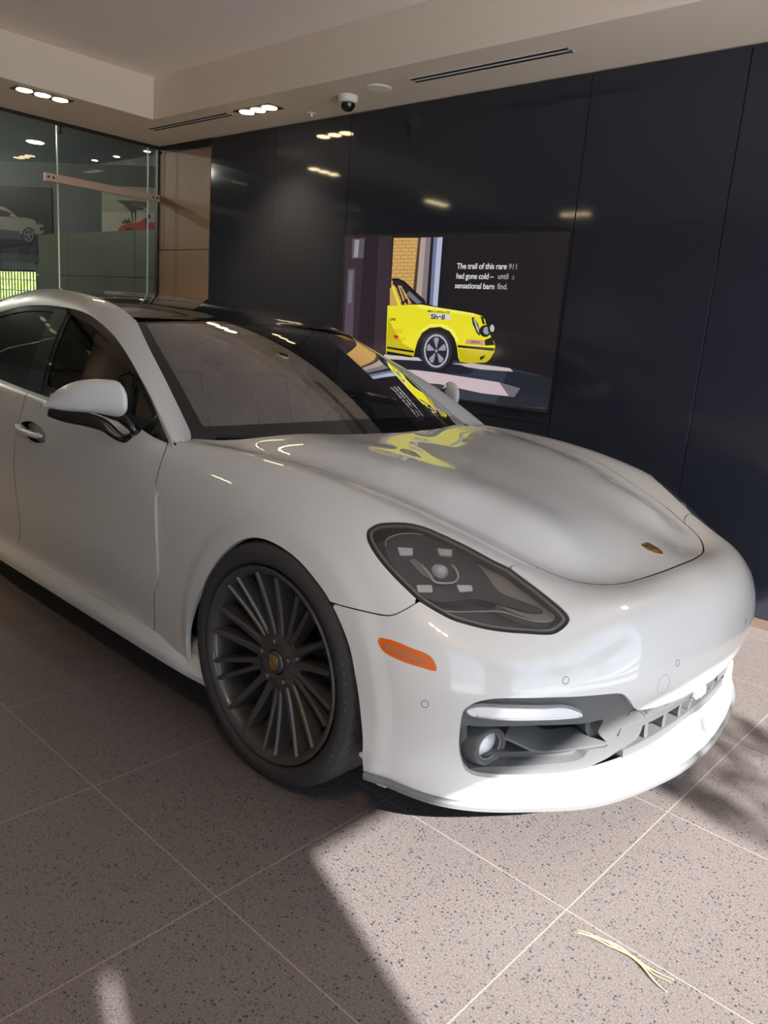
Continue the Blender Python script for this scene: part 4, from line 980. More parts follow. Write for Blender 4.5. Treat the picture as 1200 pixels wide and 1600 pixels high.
# brakes
for x, s in ((0, 1), (0, -1), (-2.95, 1), (-2.95, -1)):
    Mx = Matrix.Translation((x, -s*.83, .362)) @ Matrix.Rotation(R(90*s), 4, 'X')
    bd = MB().lathe([(.0, .02), (.09, .02), (.09, .005), (.20, .005), (.202, 0), (.202, -.03), (.09, -.03)], 60, 0, Mx).build('brake_disc', M['steel'], car, smooth=False)
    MB().prism([(.19*math.cos(R(a))*k, .19*math.sin(R(a))*k) for k, rg in ((.62, range(-35, 36, 10)), (1.17, range(35, -36, -10))) for a in rg], -.055, .03, 0, Mx @ Matrix.Rotation(0 if x == 0 else PI, 4, 'Z')).build('brake_caliper', M['dark_plastic'], bd, bevel=.006)

# pictures: flat colour areas (name, colour, outline in metres)
TVPOLY = [('picture_backdrop', (54, 42, 50), [(-3.47, 1.931), (-3.022, 1.928), (-2.993, 1.094), (-3.434, 1.057)]), ('picture_backdrop', (92, 84, 92), [(-3.4, 1.913), (-3.275, 1.914), (-3.275, 1.784), (-3.396, 1.782)]), ('picture_backdrop', (150, 146, 152), [(-3.374, 1.907), (-3.332, 1.906), (-3.334, 1.792), (-3.376, 1.79)]), ('picture_backdrop', (84, 72, 84), [(-3.428, 1.712), (-3.354, 1.716), (-3.332, 1.186), (-3.423, 1.179)]), ('picture_backdrop', (112, 104, 118), [(-3.414, 1.698), (-3.372, 1.701), (-3.368, 1.48), (-3.407, 1.479)]), ('picture_backdrop', (40, 30, 38), [(-3.28, 1.922), (-3.149, 1.923), (-3.114, 1.084), (-3.282, 1.069)]), ('picture_ground', (50, 56, 70), [(-2.999, 1.151), (-2.673, 1.156), (-2.091, 1.157), (-1.724, 1.121), (-1.697, 0.932), (-2.671, 0.81), (-3.012, 1.078)]), ('picture_ground', (36, 38, 46), [(-1.994, 1.133), (-1.583, 1.116), (-1.572, 0.947), (-2.056, 0.887)]), ('picture_ground', (206, 190, 190), [(-3.019, 1.147), (-2.709, 1.151), (-2.67, 1.132), (-3.016, 1.118)]), ('picture_ground', (196, 182, 184), [(-2.42, 1.137), (-2.252, 1.151), (-1.98, 1.146), (-1.953, 1.128), (-2.183, 1.12), (-2.35, 1.127)]), ('picture_ground', (200, 182, 188), [(-3.012, 1.078), (-2.832, 1.062), (-2.663, 1.071), (-2.046, 1.055), (-1.953, 1.039), (-1.964, 0.979), (-2.164, 0.975), (-2.509, 0.997), (-2.728, 0.986), (-3.003, 0.998)]), ('picture_ground', (110, 104, 116), [(-2.046, 1.055), (-1.889, 1.035), (-1.927, 0.978), (-1.964, 0.979)]), ('picture_ground', (34, 36, 46), [(-3.015, 1.114), (-2.652, 1.134), (-2.351, 1.134), (-2.244, 1.111), (-2.277, 1.081), (-2.482, 1.069), (-2.833, 1.067), (-3.012, 1.081)]), ('picture_bricks', (208, 166, 98), [(-3.009, 1.913), (-2.786, 1.909), (-2.795, 1.548), (-2.996, 1.465)]), ('picture_bricks', (150, 108, 64), [(-3.008, 1.896), (-2.786, 1.893), (-2.786, 1.89), (-3.008, 1.892)]), ('picture_bricks', (150, 108, 64), [(-2.997, 1.895), (-2.994, 1.895), (-2.993, 1.872), (-2.997, 1.872)]), ('picture_bricks', (150, 108, 64), [(-2.933, 1.894), (-2.929, 1.894), (-2.928, 1.872), (-2.932, 1.872)]), ('picture_bricks', (150, 108, 64), [(-2.869, 1.893), (-2.865, 1.893), (-2.864, 1.871), (-2.868, 1.871)]), ('picture_bricks', (150, 108, 64), [(-2.806, 1.892), (-2.802, 1.892), (-2.802, 1.87), (-2.805, 1.87)]), ('picture_bricks', (150, 108, 64), [(-3.008, 1.873), (-2.787, 1.871), (-2.787, 1.868), (-3.008, 1.869)]), ('picture_bricks', (150, 108, 64), [(-2.965, 1.872), (-2.961, 1.872), (-2.961, 1.849), (-2.964, 1.849)]), ('picture_bricks', (150, 108, 64), [(-2.901, 1.871), (-2.897, 1.871), (-2.896, 1.848), (-2.9, 1.848)]), ('picture_bricks', (150, 108, 64), [(-2.837, 1.87), (-2.834, 1.87), (-2.833, 1.848), (-2.837, 1.848)]), ('picture_bricks', (150, 108, 64), [(-3.007, 1.849), (-2.788, 1.849), (-2.787, 1.845), (-3.007, 1.846)]), ('picture_bricks', (150, 108, 64), [(-2.998, 1.849), (-2.994, 1.849), (-2.993, 1.826), (-2.997, 1.826)]), ('picture_bricks', (150, 108, 64), [(-2.933, 1.849), (-2.929, 1.849), (-2.928, 1.826), (-2.932, 1.826)]), ('picture_bricks', (150, 108, 64), [(-2.869, 1.848), (-2.865, 1.848), (-2.864, 1.825), (-2.868, 1.825)]), ('picture_bricks', (150, 108, 64), [(-2.806, 1.847), (-2.802, 1.847), (-2.801, 1.825), (-2.805, 1.825)]), ('picture_bricks', (150, 108, 64), [(-3.007, 1.826), (-2.788, 1.826), (-2.788, 1.823), (-3.007, 1.823)]), ('picture_bricks', (150, 108, 64), [(-2.965, 1.826), (-2.961, 1.826), (-2.961, 1.803), (-2.965, 1.803)]), ('picture_bricks', (150, 108, 64), [(-2.901, 1.825), (-2.897, 1.825), (-2.896, 1.803), (-2.9, 1.803)]), ('picture_bricks', (150, 108, 64), [(-2.837, 1.825), (-2.833, 1.825), (-2.833, 1.802), (-2.837, 1.802)]), ('picture_bricks', (150, 108, 64), [(-3.006, 1.803), (-2.789, 1.803), (-2.788, 1.8), (-3.006, 1.8)]), ('picture_bricks', (150, 108, 64), [(-2.998, 1.803), (-2.994, 1.803), (-2.994, 1.78), (-2.997, 1.78)]), ('picture_bricks', (150, 108, 64), [(-2.933, 1.803), (-2.929, 1.803), (-2.928, 1.78), (-2.932, 1.78)]), ('picture_bricks', (150, 108, 64), [(-2.869, 1.802), (-2.865, 1.802), (-2.864, 1.78), (-2.868, 1.78)]), ('picture_bricks', (150, 108, 64), [(-2.806, 1.802), (-2.802, 1.802), (-2.801, 1.78), (-2.805, 1.78)]), ('picture_bricks', (150, 108, 64), [(-3.006, 1.78), (-2.789, 1.781), (-2.789, 1.778), (-3.006, 1.776)]), ('picture_bricks', (150, 108, 64), [(-2.965, 1.78), (-2.962, 1.78), (-2.961, 1.757), (-2.965, 1.757)]), ('picture_bricks', (150, 108, 64), [(-2.901, 1.78), (-2.897, 1.78), (-2.896, 1.757), (-2.9, 1.757)]), ('picture_bricks', (150, 108, 64), [(-2.837, 1.78), (-2.833, 1.78), (-2.833, 1.757), (-2.836, 1.757)]), ('picture_bricks', (150, 108, 64), [(-3.005, 1.756), (-2.79, 1.758), (-2.789, 1.755), (-3.005, 1.753)]), ('picture_bricks', (150, 108, 64), [(-2.998, 1.756), (-2.994, 1.756), (-2.994, 1.733), (-2.998, 1.733)]), ('picture_bricks', (150, 108, 64), [(-2.933, 1.757), (-2.929, 1.757), (-2.929, 1.733), (-2.932, 1.733)]), ('picture_bricks', (150, 108, 64), [(-2.869, 1.757), (-2.865, 1.757), (-2.864, 1.734), (-2.868, 1.734)]), ('picture_bricks', (150, 108, 64), [(-2.806, 1.757), (-2.802, 1.757), (-2.801, 1.734), (-2.805, 1.734)]), ('picture_bricks', (150, 108, 64), [(-3.005, 1.733), (-2.79, 1.735), (-2.79, 1.732), (-3.005, 1.73)]), ('picture_bricks', (150, 108, 64), [(-2.966, 1.733), (-2.962, 1.733), (-2.961, 1.71), (-2.965, 1.71)]), ('picture_bricks', (150, 108, 64), [(-2.901, 1.734), (-2.897, 1.734), (-2.896, 1.711), (-2.9, 1.71)]), ('picture_bricks', (150, 108, 64), [(-2.837, 1.734), (-2.833, 1.734), (-2.833, 1.711), (-2.836, 1.711)]), ('picture_bricks', (150, 108, 64), [(-3.005, 1.71), (-2.791, 1.713), (-2.791, 1.709), (-3.004, 1.706)]), ('picture_bricks', (150, 108, 64), [(-2.999, 1.71), (-2.995, 1.71), (-2.994, 1.686), (-2.998, 1.686)]), ('picture_bricks', (150, 108, 64), [(-2.933, 1.71), (-2.929, 1.71), (-2.929, 1.687), (-2.933, 1.687)]), ('picture_bricks', (150, 108, 64), [(-2.869, 1.711), (-2.865, 1.711), (-2.865, 1.688), (-2.868, 1.688)]), ('picture_bricks', (150, 108, 64), [(-2.806, 1.711), (-2.802, 1.711), (-2.801, 1.688), (-2.805, 1.688)]), ('picture_bricks', (150, 108, 64), [(-3.004, 1.686), (-2.792, 1.69), (-2.791, 1.686), (-3.004, 1.683)]), ('picture_bricks', (150, 108, 64), [(-2.966, 1.687), (-2.962, 1.687), (-2.962, 1.663), (-2.965, 1.663)]), ('picture_bricks', (150, 108, 64), [(-2.901, 1.687), (-2.897, 1.687), (-2.897, 1.664), (-2.9, 1.664)]), ('picture_bricks', (150, 108, 64), [(-2.837, 1.688), (-2.833, 1.688), (-2.833, 1.665), (-2.836, 1.665)]), ('picture_bricks', (150, 108, 64), [(-3.004, 1.663), (-2.792, 1.667), (-2.792, 1.664), (-3.003, 1.659)]), ('picture_bricks', (150, 108, 64), [(-2.999, 1.663), (-2.995, 1.663), (-2.995, 1.639), (-2.998, 1.639)]), ('picture_bricks', (150, 108, 64), [(-2.933, 1.664), (-2.93, 1.664), (-2.929, 1.64), (-2.933, 1.64)]), ('picture_bricks', (150, 108, 64), [(-2.869, 1.665), (-2.865, 1.665), (-2.865, 1.642), (-2.868, 1.641)]), ('picture_bricks', (150, 108, 64), [(-2.806, 1.665), (-2.802, 1.665), (-2.801, 1.643), (-2.805, 1.642)]), ('picture_bricks', (150, 108, 64), [(-3.003, 1.639), (-2.793, 1.644), (-2.792, 1.641), (-3.003, 1.636)]), ('picture_bricks', (150, 108, 64), [(-2.966, 1.64), (-2.962, 1.64), (-2.962, 1.616), (-2.966, 1.616)]), ('picture_bricks', (150, 108, 64), [(-2.901, 1.641), (-2.897, 1.641), (-2.897, 1.618), (-2.9, 1.618)]), ('picture_bricks', (150, 108, 64), [(-2.837, 1.642), (-2.833, 1.642), (-2.833, 1.619), (-2.836, 1.619)]), ('picture_bricks', (150, 108, 64), [(-3.003, 1.616), (-2.793, 1.621), (-2.793, 1.618), (-3.002, 1.612)]), ('picture_bricks', (150, 108, 64), [(-2.999, 1.616), (-2.995, 1.616), (-2.995, 1.592), (-2.999, 1.592)]), ('picture_bricks', (150, 108, 64), [(-2.934, 1.617), (-2.93, 1.617), (-2.929, 1.594), (-2.933, 1.594)]), ('picture_bricks', (150, 108, 64), [(-2.869, 1.618), (-2.865, 1.618), (-2.865, 1.595), (-2.868, 1.595)]), ('picture_bricks', (150, 108, 64), [(-2.805, 1.619), (-2.802, 1.62), (-2.801, 1.597), (-2.805, 1.596)]), ('picture_bricks', (150, 108, 64), [(-3.002, 1.592), (-2.794, 1.598), (-2.793, 1.595), (-3.002, 1.589)]), ('picture_bricks', (150, 108, 64), [(-2.966, 1.593), (-2.963, 1.593), (-2.962, 1.569), (-2.966, 1.569)]), ('picture_bricks', (150, 108, 64), [(-2.901, 1.594), (-2.897, 1.594), (-2.897, 1.571), (-2.901, 1.571)]), ('picture_bricks', (150, 108, 64), [(-2.837, 1.596), (-2.833, 1.596), (-2.833, 1.573), (-2.836, 1.573)]), ('picture_bricks', (150, 108, 64), [(-3.002, 1.568), (-2.794, 1.575), (-2.794, 1.572), (-3.001, 1.565)]), ('picture_bricks', (150, 108, 64), [(-3.0, 1.568), (-2.996, 1.569), (-2.995, 1.545), (-2.999, 1.545)]), ('picture_bricks', (150, 108, 64), [(-2.934, 1.57), (-2.93, 1.57), (-2.929, 1.547), (-2.933, 1.547)]), ('picture_bricks', (150, 108, 64), [(-2.869, 1.572), (-2.865, 1.572), (-2.865, 1.549), (-2.868, 1.548)]), ('picture_bricks', (150, 108, 64), [(-2.805, 1.573), (-2.802, 1.573), (-2.801, 1.55), (-2.805, 1.55)]), ('picture_bricks', (150, 108, 64), [(-3.001, 1.545), (-2.795, 1.552), (-2.795, 1.548), (-3.001, 1.541)]), ('picture_bricks', (150, 108, 64), [(-2.967, 1.546), (-2.963, 1.546), (-2.962, 1.522), (-2.966, 1.522)]), ('picture_bricks', (150, 108, 64), [(-2.901, 1.547), (-2.898, 1.548), (-2.897, 1.524), (-2.901, 1.524)]), ('picture_bricks', (150, 108, 64), [(-2.837, 1.549), (-2.833, 1.549), (-2.833, 1.526), (-2.836, 1.526)]), ('picture_bricks', (150, 108, 64), [(-3.001, 1.521), (-2.796, 1.529), (-2.795, 1.525), (-3.0, 1.517)]), ('picture_bricks', (150, 108, 64), [(-3.0, 1.521), (-2.996, 1.521), (-2.995, 1.497), (-2.999, 1.497)]), ('picture_bricks', (150, 108, 64), [(-2.934, 1.523), (-2.93, 1.523), (-2.93, 1.5), (-2.933, 1.499)]), ('picture_bricks', (150, 108, 64), [(-2.869, 1.525), (-2.865, 1.525), (-2.865, 1.502), (-2.868, 1.502)]), ('picture_bricks', (150, 108, 64), [(-2.805, 1.527), (-2.802, 1.527), (-2.801, 1.504), (-2.805, 1.504)]), ('picture_bricks', (150, 108, 64), [(-3.0, 1.497), (-2.796, 1.505), (-2.796, 1.502), (-3.0, 1.494)]), ('picture_bricks', (150, 108, 64), [(-2.967, 1.498), (-2.963, 1.498), (-2.962, 1.475), (-2.966, 1.474)]), ('picture_bricks', (150, 108, 64), [(-2.901, 1.5), (-2.898, 1.501), (-2.897, 1.477), (-2.901, 1.477)]), ('picture_bricks', (150, 108, 64), [(-2.837, 1.503), (-2.833, 1.503), (-2.833, 1.479), (-2.836, 1.479)]), ('picture_bricks', (150, 108, 64), [(-3.0, 1.473), (-2.797, 1.482), (-2.796, 1.479), (-2.999, 1.47)]), ('picture_bricks', (150, 108, 64), [(-3.0, 1.473), (-2.996, 1.473), (-2.996, 1.449), (-3.0, 1.449)]), ('picture_bricks', (150, 108, 64), [(-2.934, 1.476), (-2.93, 1.476), (-2.93, 1.452), (-2.934, 1.452)]), ('picture_bricks', (150, 108, 64), [(-2.869, 1.478), (-2.865, 1.478), (-2.865, 1.455), (-2.868, 1.455)]), ('picture_bricks', (150, 108, 64), [(-2.805, 1.48), (-2.801, 1.481), (-2.801, 1.457), (-2.804, 1.457)]), ('picture_columns', (76, 60, 56), [(-2.791, 1.911), (-2.766, 1.91), (-2.767, 1.528), (-2.799, 1.554)]), ('picture_columns', (176, 158, 148), [(-2.77, 1.91), (-2.726, 1.91), (-2.722, 1.509), (-2.771, 1.535)]), ('picture_columns', (128, 118, 122), [(-2.726, 1.91), (-2.68, 1.91), (-2.674, 1.497), (-2.722, 1.509)]), ('picture_columns', (34, 28, 34), [(-2.684, 1.91), (-2.659, 1.91), (-2.648, 1.494), (-2.676, 1.499)]), ('picture_columns', (110, 118, 150), [(-2.662, 1.91), (-2.631, 1.909), (-2.621, 1.49), (-2.648, 1.494)]), ('picture_columns', (178, 184, 206), [(-2.631, 1.909), (-2.588, 1.91), (-2.581, 1.483), (-2.621, 1.49)]), ('picture_columns', (26, 22, 27), [(-2.588, 1.91), (-2.565, 1.909), (-2.558, 1.482), (-2.581, 1.483)]), ('picture_car_body', (232, 222, 40), [(-3.017, 1.475), (-2.935, 1.476), (-2.85, 1.487), (-2.758, 1.496), (-2.656, 1.486), (-2.53, 1.475), (-2.392, 1.464), (-2.291, 1.455), (-2.224, 1.442), (-2.197, 1.419), (-2.175, 1.369), (-2.142, 1.325), (-2.112, 1.291), (-2.1, 1.261), (-2.112, 1.22), (-2.132, 1.187), (-2.156, 1.166), (-2.285, 1.149), (-2.357, 1.153), (-2.374, 1.178), (-2.392, 1.243), (-2.419, 1.295), (-2.465, 1.337), (-2.543, 1.359), (-2.631, 1.348), (-2.691, 1.313), (-2.725, 1.256), (-2.741, 1.196), (-2.747, 1.154), (-2.999, 1.151)]), ('picture_car_body', (246, 240, 96), [(-2.758, 1.496), (-2.656, 1.486), (-2.53, 1.475), (-2.392, 1.464), (-2.291, 1.455), (-2.234, 1.443), (-2.322, 1.444), (-2.458, 1.451), (-2.617, 1.458), (-2.745, 1.469)]), ('picture_car_body', (196, 182, 22), [(-3.001, 1.394), (-2.937, 1.313), (-2.851, 1.233), (-2.744, 1.196), (-2.747, 1.154), (-2.999, 1.151)]), ('picture_car_body', (246, 240, 96), [(-2.634, 1.371), (-2.519, 1.379), (-2.428, 1.342), (-2.382, 1.278), (-2.403, 1.277), (-2.451, 1.333), (-2.535, 1.365), (-2.632, 1.355), (-2.692, 1.324), (-2.714, 1.325)]), ('picture_car_body', (196, 182, 22), [(-2.384, 1.232), (-2.101, 1.236), (-2.13, 1.187), (-2.156, 1.166), (-2.285, 1.149), (-2.357, 1.153)]), ('picture_car_window', (200, 160, 96), [(-2.98, 1.591), (-2.958, 1.603), (-2.886, 1.48), (-2.997, 1.473), (-3.006, 1.591)]), ('picture_car_window', (38, 36, 42), [(-2.985, 1.655), (-2.943, 1.655), (-2.884, 1.637), (-2.692, 1.52), (-2.676, 1.499), (-2.711, 1.492), (-2.818, 1.488), (-2.878, 1.483), (-2.948, 1.592), (-2.985, 1.619)]), ('picture_car_window', (196, 158, 96), [(-2.938, 1.609), (-2.907, 1.607), (-2.8, 1.494), (-2.867, 1.486)]), ('picture_car_window', (112, 112, 120), [(-2.831, 1.574), (-2.712, 1.503), (-2.758, 1.496), (-2.857, 1.553)]), ('picture_car_window', (24, 22, 26), [(-2.913, 1.593), (-2.905, 1.593), (-2.837, 1.492), (-2.849, 1.491)]), ('picture_car_window', (24, 22, 26), [(-2.884, 1.504), (-2.845, 1.528), (-2.83, 1.492), (-2.845, 1.491), (-2.851, 1.512), (-2.872, 1.492)]), ('picture_car_window', (232, 222, 40), [(-2.995, 1.602), (-2.972, 1.602), (-2.893, 1.48), (-2.919, 1.473)]), ('picture_car_window', (20, 20, 24), [(-2.995, 1.652), (-2.935, 1.654), (-2.876, 1.635), (-2.685, 1.517), (-2.707, 1.517), (-2.894, 1.626), (-2.941, 1.642), (-2.993, 1.638)]), ('picture_car_stripe', (22, 22, 24), [(-2.993, 1.204), (-2.748, 1.192), (-2.75, 1.179), (-2.991, 1.189)]), ('picture_car_stripe', (22, 22, 24), [(-2.993, 1.172), (-2.755, 1.159), (-2.762, 1.147), (-2.991, 1.152)]), ('picture_car_stripe', (22, 22, 24), [(-2.39, 1.255), (-2.101, 1.256), (-2.114, 1.237), (-2.385, 1.24)]), ('picture_wheel', (24, 24, 28), [(-2.402, 1.236), (-2.398, 1.215), (-2.399, 1.195), (-2.402, 1.175), (-2.409, 1.155), (-2.42, 1.138), (-2.434, 1.121), (-2.45, 1.107), (-2.469, 1.096), (-2.49, 1.087), (-2.513, 1.082), (-2.537, 1.079), (-2.561, 1.08), (-2.584, 1.084), (-2.607, 1.092), (-2.629, 1.102), (-2.649, 1.116), (-2.666, 1.132), (-2.68, 1.15), (-2.691, 1.169), (-2.698, 1.19), (-2.702, 1.211), (-2.701, 1.232), (-2.697, 1.253), (-2.689, 1.273), (-2.677, 1.291), (-2.663, 1.307), (-2.645, 1.321), (-2.625, 1.332), (-2.604, 1.34), (-2.581, 1.345), (-2.557, 1.346), (-2.534, 1.344), (-2.51, 1.339), (-2.488, 1.332), (-2.468, 1.321), (-2.449, 1.307), (-2.433, 1.292), (-2.419, 1.275), (-2.409, 1.256)]), ('picture_wheel', (52, 50, 56), [(-2.43, 1.215), (-2.429, 1.197), (-2.431, 1.179), (-2.437, 1.161), (-2.445, 1.144), (-2.456, 1.129), (-2.47, 1.116), (-2.486, 1.105), (-2.504, 1.096), (-2.523, 1.09), (-2.543, 1.086), (-2.563, 1.086), (-2.584, 1.089), (-2.604, 1.094), (-2.622, 1.103), (-2.64, 1.114), (-2.655, 1.127), (-2.668, 1.142), (-2.678, 1.159), (-2.685, 1.177), (-2.688, 1.196), (-2.689, 1.215), (-2.686, 1.234), (-2.68, 1.252), (-2.671, 1.269), (-2.659, 1.284), (-2.645, 1.297), (-2.628, 1.308), (-2.61, 1.316), (-2.591, 1.322), (-2.571, 1.324), (-2.55, 1.324), (-2.53, 1.321), (-2.511, 1.315), (-2.493, 1.306), (-2.476, 1.295), (-2.462, 1.282), (-2.45, 1.267), (-2.44, 1.251), (-2.433, 1.233)]), ('picture_wheel', (172, 176, 190), [(-2.455, 1.213), (-2.455, 1.197), (-2.456, 1.181), (-2.461, 1.165), (-2.467, 1.15), (-2.476, 1.137), (-2.487, 1.125), (-2.499, 1.116), (-2.513, 1.108), (-2.528, 1.103), (-2.544, 1.1), (-2.561, 1.1), (-2.577, 1.102), (-2.593, 1.107), (-2.608, 1.115), (-2.622, 1.125), (-2.634, 1.137), (-2.644, 1.15), (-2.652, 1.165), (-2.658, 1.181), (-2.661, 1.198), (-2.662, 1.215), (-2.66, 1.231), (-2.655, 1.247), (-2.648, 1.262), (-2.639, 1.275), (-2.628, 1.287), (-2.615, 1.296), (-2.6, 1.304), (-2.585, 1.309), (-2.569, 1.311), (-2.553, 1.31), (-2.537, 1.308), (-2.522, 1.302), (-2.507, 1.295), (-2.494, 1.285), (-2.482, 1.273), (-2.472, 1.26), (-2.464, 1.245), (-2.459, 1.229)]), ('picture_wheel', (40, 40, 46), [(-2.469, 1.212), (-2.469, 1.198), (-2.47, 1.183), (-2.474, 1.17), (-2.479, 1.157), (-2.487, 1.145), (-2.496, 1.135), (-2.507, 1.126), (-2.519, 1.119), (-2.532, 1.115), (-2.546, 1.112), (-2.56, 1.112), (-2.574, 1.114), (-2.588, 1.119), (-2.6, 1.126), (-2.612, 1.134), (-2.623, 1.145), (-2.632, 1.157), (-2.639, 1.17), (-2.644, 1.184), (-2.647, 1.199), (-2.647, 1.214), (-2.645, 1.229), (-2.642, 1.243), (-2.636, 1.256), (-2.628, 1.267), (-2.618, 1.278), (-2.607, 1.286), (-2.595, 1.292), (-2.582, 1.297), (-2.568, 1.299), (-2.554, 1.298), (-2.54, 1.296), (-2.527, 1.291), (-2.514, 1.284), (-2.502, 1.276), (-2.492, 1.265), (-2.484, 1.253), (-2.477, 1.24), (-2.472, 1.227)]), ('picture_wheel', (150, 152, 162), [(-2.561, 1.222), (-2.588, 1.28), (-2.567, 1.294), (-2.544, 1.283), (-2.556, 1.222)]), ('picture_wheel', (150, 152, 162), [(-2.544, 1.214), (-2.501, 1.255), (-2.481, 1.239), (-2.482, 1.213), (-2.541, 1.21)]), ('picture_wheel', (150, 152, 162), [(-2.544, 1.195), (-2.491, 1.163), (-2.499, 1.138), (-2.524, 1.133), (-2.548, 1.191)]), ('picture_wheel', (150, 152, 162), [(-2.562, 1.19), (-2.573, 1.129), (-2.598, 1.13), (-2.612, 1.153), (-2.567, 1.193)]), ('picture_wheel', (150, 152, 162), [(-2.573, 1.207), (-2.633, 1.201), (-2.641, 1.227), (-2.624, 1.247), (-2.572, 1.212)]), ('picture_wheel', (36, 36, 42), [(-2.539, 1.207), (-2.539, 1.202), (-2.541, 1.196), (-2.545, 1.192), (-2.549, 1.189), (-2.555, 1.188), (-2.56, 1.189), (-2.566, 1.191), (-2.57, 1.194), (-2.573, 1.199), (-2.575, 1.204), (-2.574, 1.21), (-2.572, 1.215), (-2.569, 1.219), (-2.564, 1.222), (-2.559, 1.223), (-2.553, 1.223), (-2.548, 1.221), (-2.544, 1.217), (-2.541, 1.212)]), ('picture_wheel', (150, 152, 162), [(-2.546, 1.207), (-2.547, 1.202), (-2.548, 1.199), (-2.552, 1.196), (-2.556, 1.195), (-2.56, 1.195), (-2.563, 1.198), (-2.566, 1.201), (-2.567, 1.205), (-2.567, 1.209), (-2.565, 1.213), (-2.562, 1.215), (-2.558, 1.217), (-2.554, 1.216), (-2.55, 1.214), (-2.548, 1.211)]), ('picture_headlamps', (30, 32, 36), [(-2.301, 1.43), (-2.281, 1.43), (-2.244, 1.391), (-2.222, 1.347), (-2.225, 1.32), (-2.25, 1.339), (-2.286, 1.389)]), ('picture_headlamps', (176, 180, 190), [(-2.287, 1.422), (-2.275, 1.423), (-2.237, 1.366), (-2.23, 1.334), (-2.252, 1.358)]), ('picture_headlamps', (34, 36, 40), [(-2.234, 1.44), (-2.214, 1.436), (-2.192, 1.394), (-2.211, 1.393)]), ('picture_headlamps', (28, 30, 34), [(-2.144, 1.356), (-2.144, 1.346), (-2.147, 1.338), (-2.153, 1.33), (-2.161, 1.324), (-2.171, 1.319), (-2.182, 1.317), (-2.194, 1.318), (-2.204, 1.321), (-2.214, 1.326), (-2.222, 1.333), (-2.228, 1.341), (-2.23, 1.351), (-2.23, 1.36), (-2.227, 1.369), (-2.221, 1.377), (-2.212, 1.383), (-2.202, 1.387), (-2.191, 1.389), (-2.18, 1.388), (-2.169, 1.385), (-2.16, 1.38), (-2.152, 1.373), (-2.147, 1.365)]), ('picture_headlamps', (150, 156, 160), [(-2.154, 1.358), (-2.154, 1.35), (-2.157, 1.344), (-2.161, 1.339), (-2.167, 1.335), (-2.175, 1.333), (-2.182, 1.334), (-2.189, 1.337), (-2.195, 1.342), (-2.2, 1.348), (-2.202, 1.355), (-2.201, 1.362), (-2.199, 1.369), (-2.194, 1.374), (-2.188, 1.378), (-2.181, 1.379), (-2.173, 1.378), (-2.166, 1.375), (-2.16, 1.371), (-2.156, 1.365)]), ('picture_headlamps', (34, 36, 40), [(-2.116, 1.371), (-2.116, 1.363), (-2.118, 1.355), (-2.121, 1.348), (-2.126, 1.343), (-2.132, 1.34), (-2.139, 1.338), (-2.146, 1.339), (-2.153, 1.342), (-2.159, 1.346), (-2.164, 1.353), (-2.168, 1.36), (-2.17, 1.368), (-2.17, 1.376), (-2.168, 1.384), (-2.165, 1.391), (-2.16, 1.396), (-2.154, 1.4), (-2.147, 1.401), (-2.14, 1.401), (-2.133, 1.398), (-2.127, 1.393), (-2.122, 1.387), (-2.118, 1.379)]), ('picture_headlamps', (190, 192, 186), [(-2.121, 1.373), (-2.121, 1.367), (-2.122, 1.361), (-2.125, 1.356), (-2.129, 1.352), (-2.134, 1.351), (-2.139, 1.352), (-2.144, 1.355), (-2.148, 1.359), (-2.151, 1.365), (-2.153, 1.372), (-2.153, 1.378), (-2.151, 1.384), (-2.148, 1.389), (-2.144, 1.393), (-2.14, 1.394), (-2.135, 1.393), (-2.13, 1.39), (-2.126, 1.386), (-2.123, 1.38)]), ('picture_headlamps', (206, 150, 120), [(-2.321, 1.296), (-2.193, 1.297), (-2.182, 1.266), (-2.33, 1.266)]), ('picture_headlamps', (150, 120, 112), [(-2.287, 1.29), (-2.221, 1.289), (-2.219, 1.276), (-2.288, 1.274)]), ('picture_headlamps', (30, 28, 26), [(-2.186, 1.298), (-2.132, 1.321), (-2.106, 1.274), (-2.176, 1.266)]), ('picture_headlamps', (30, 28, 26), [(-2.208, 1.193), (-2.168, 1.209), (-2.175, 1.19), (-2.2, 1.175)]), ('picture_sticker', (214, 212, 206), [(-2.637, 1.444), (-2.464, 1.438), (-2.465, 1.405), (-2.638, 1.411)]), ('picture_sticker', (196, 40, 26), [(-2.938, 1.284), (-2.922, 1.285), (-2.914, 1.277), (-2.907, 1.285), (-2.891, 1.279), (-2.911, 1.255), (-2.938, 1.27)])]
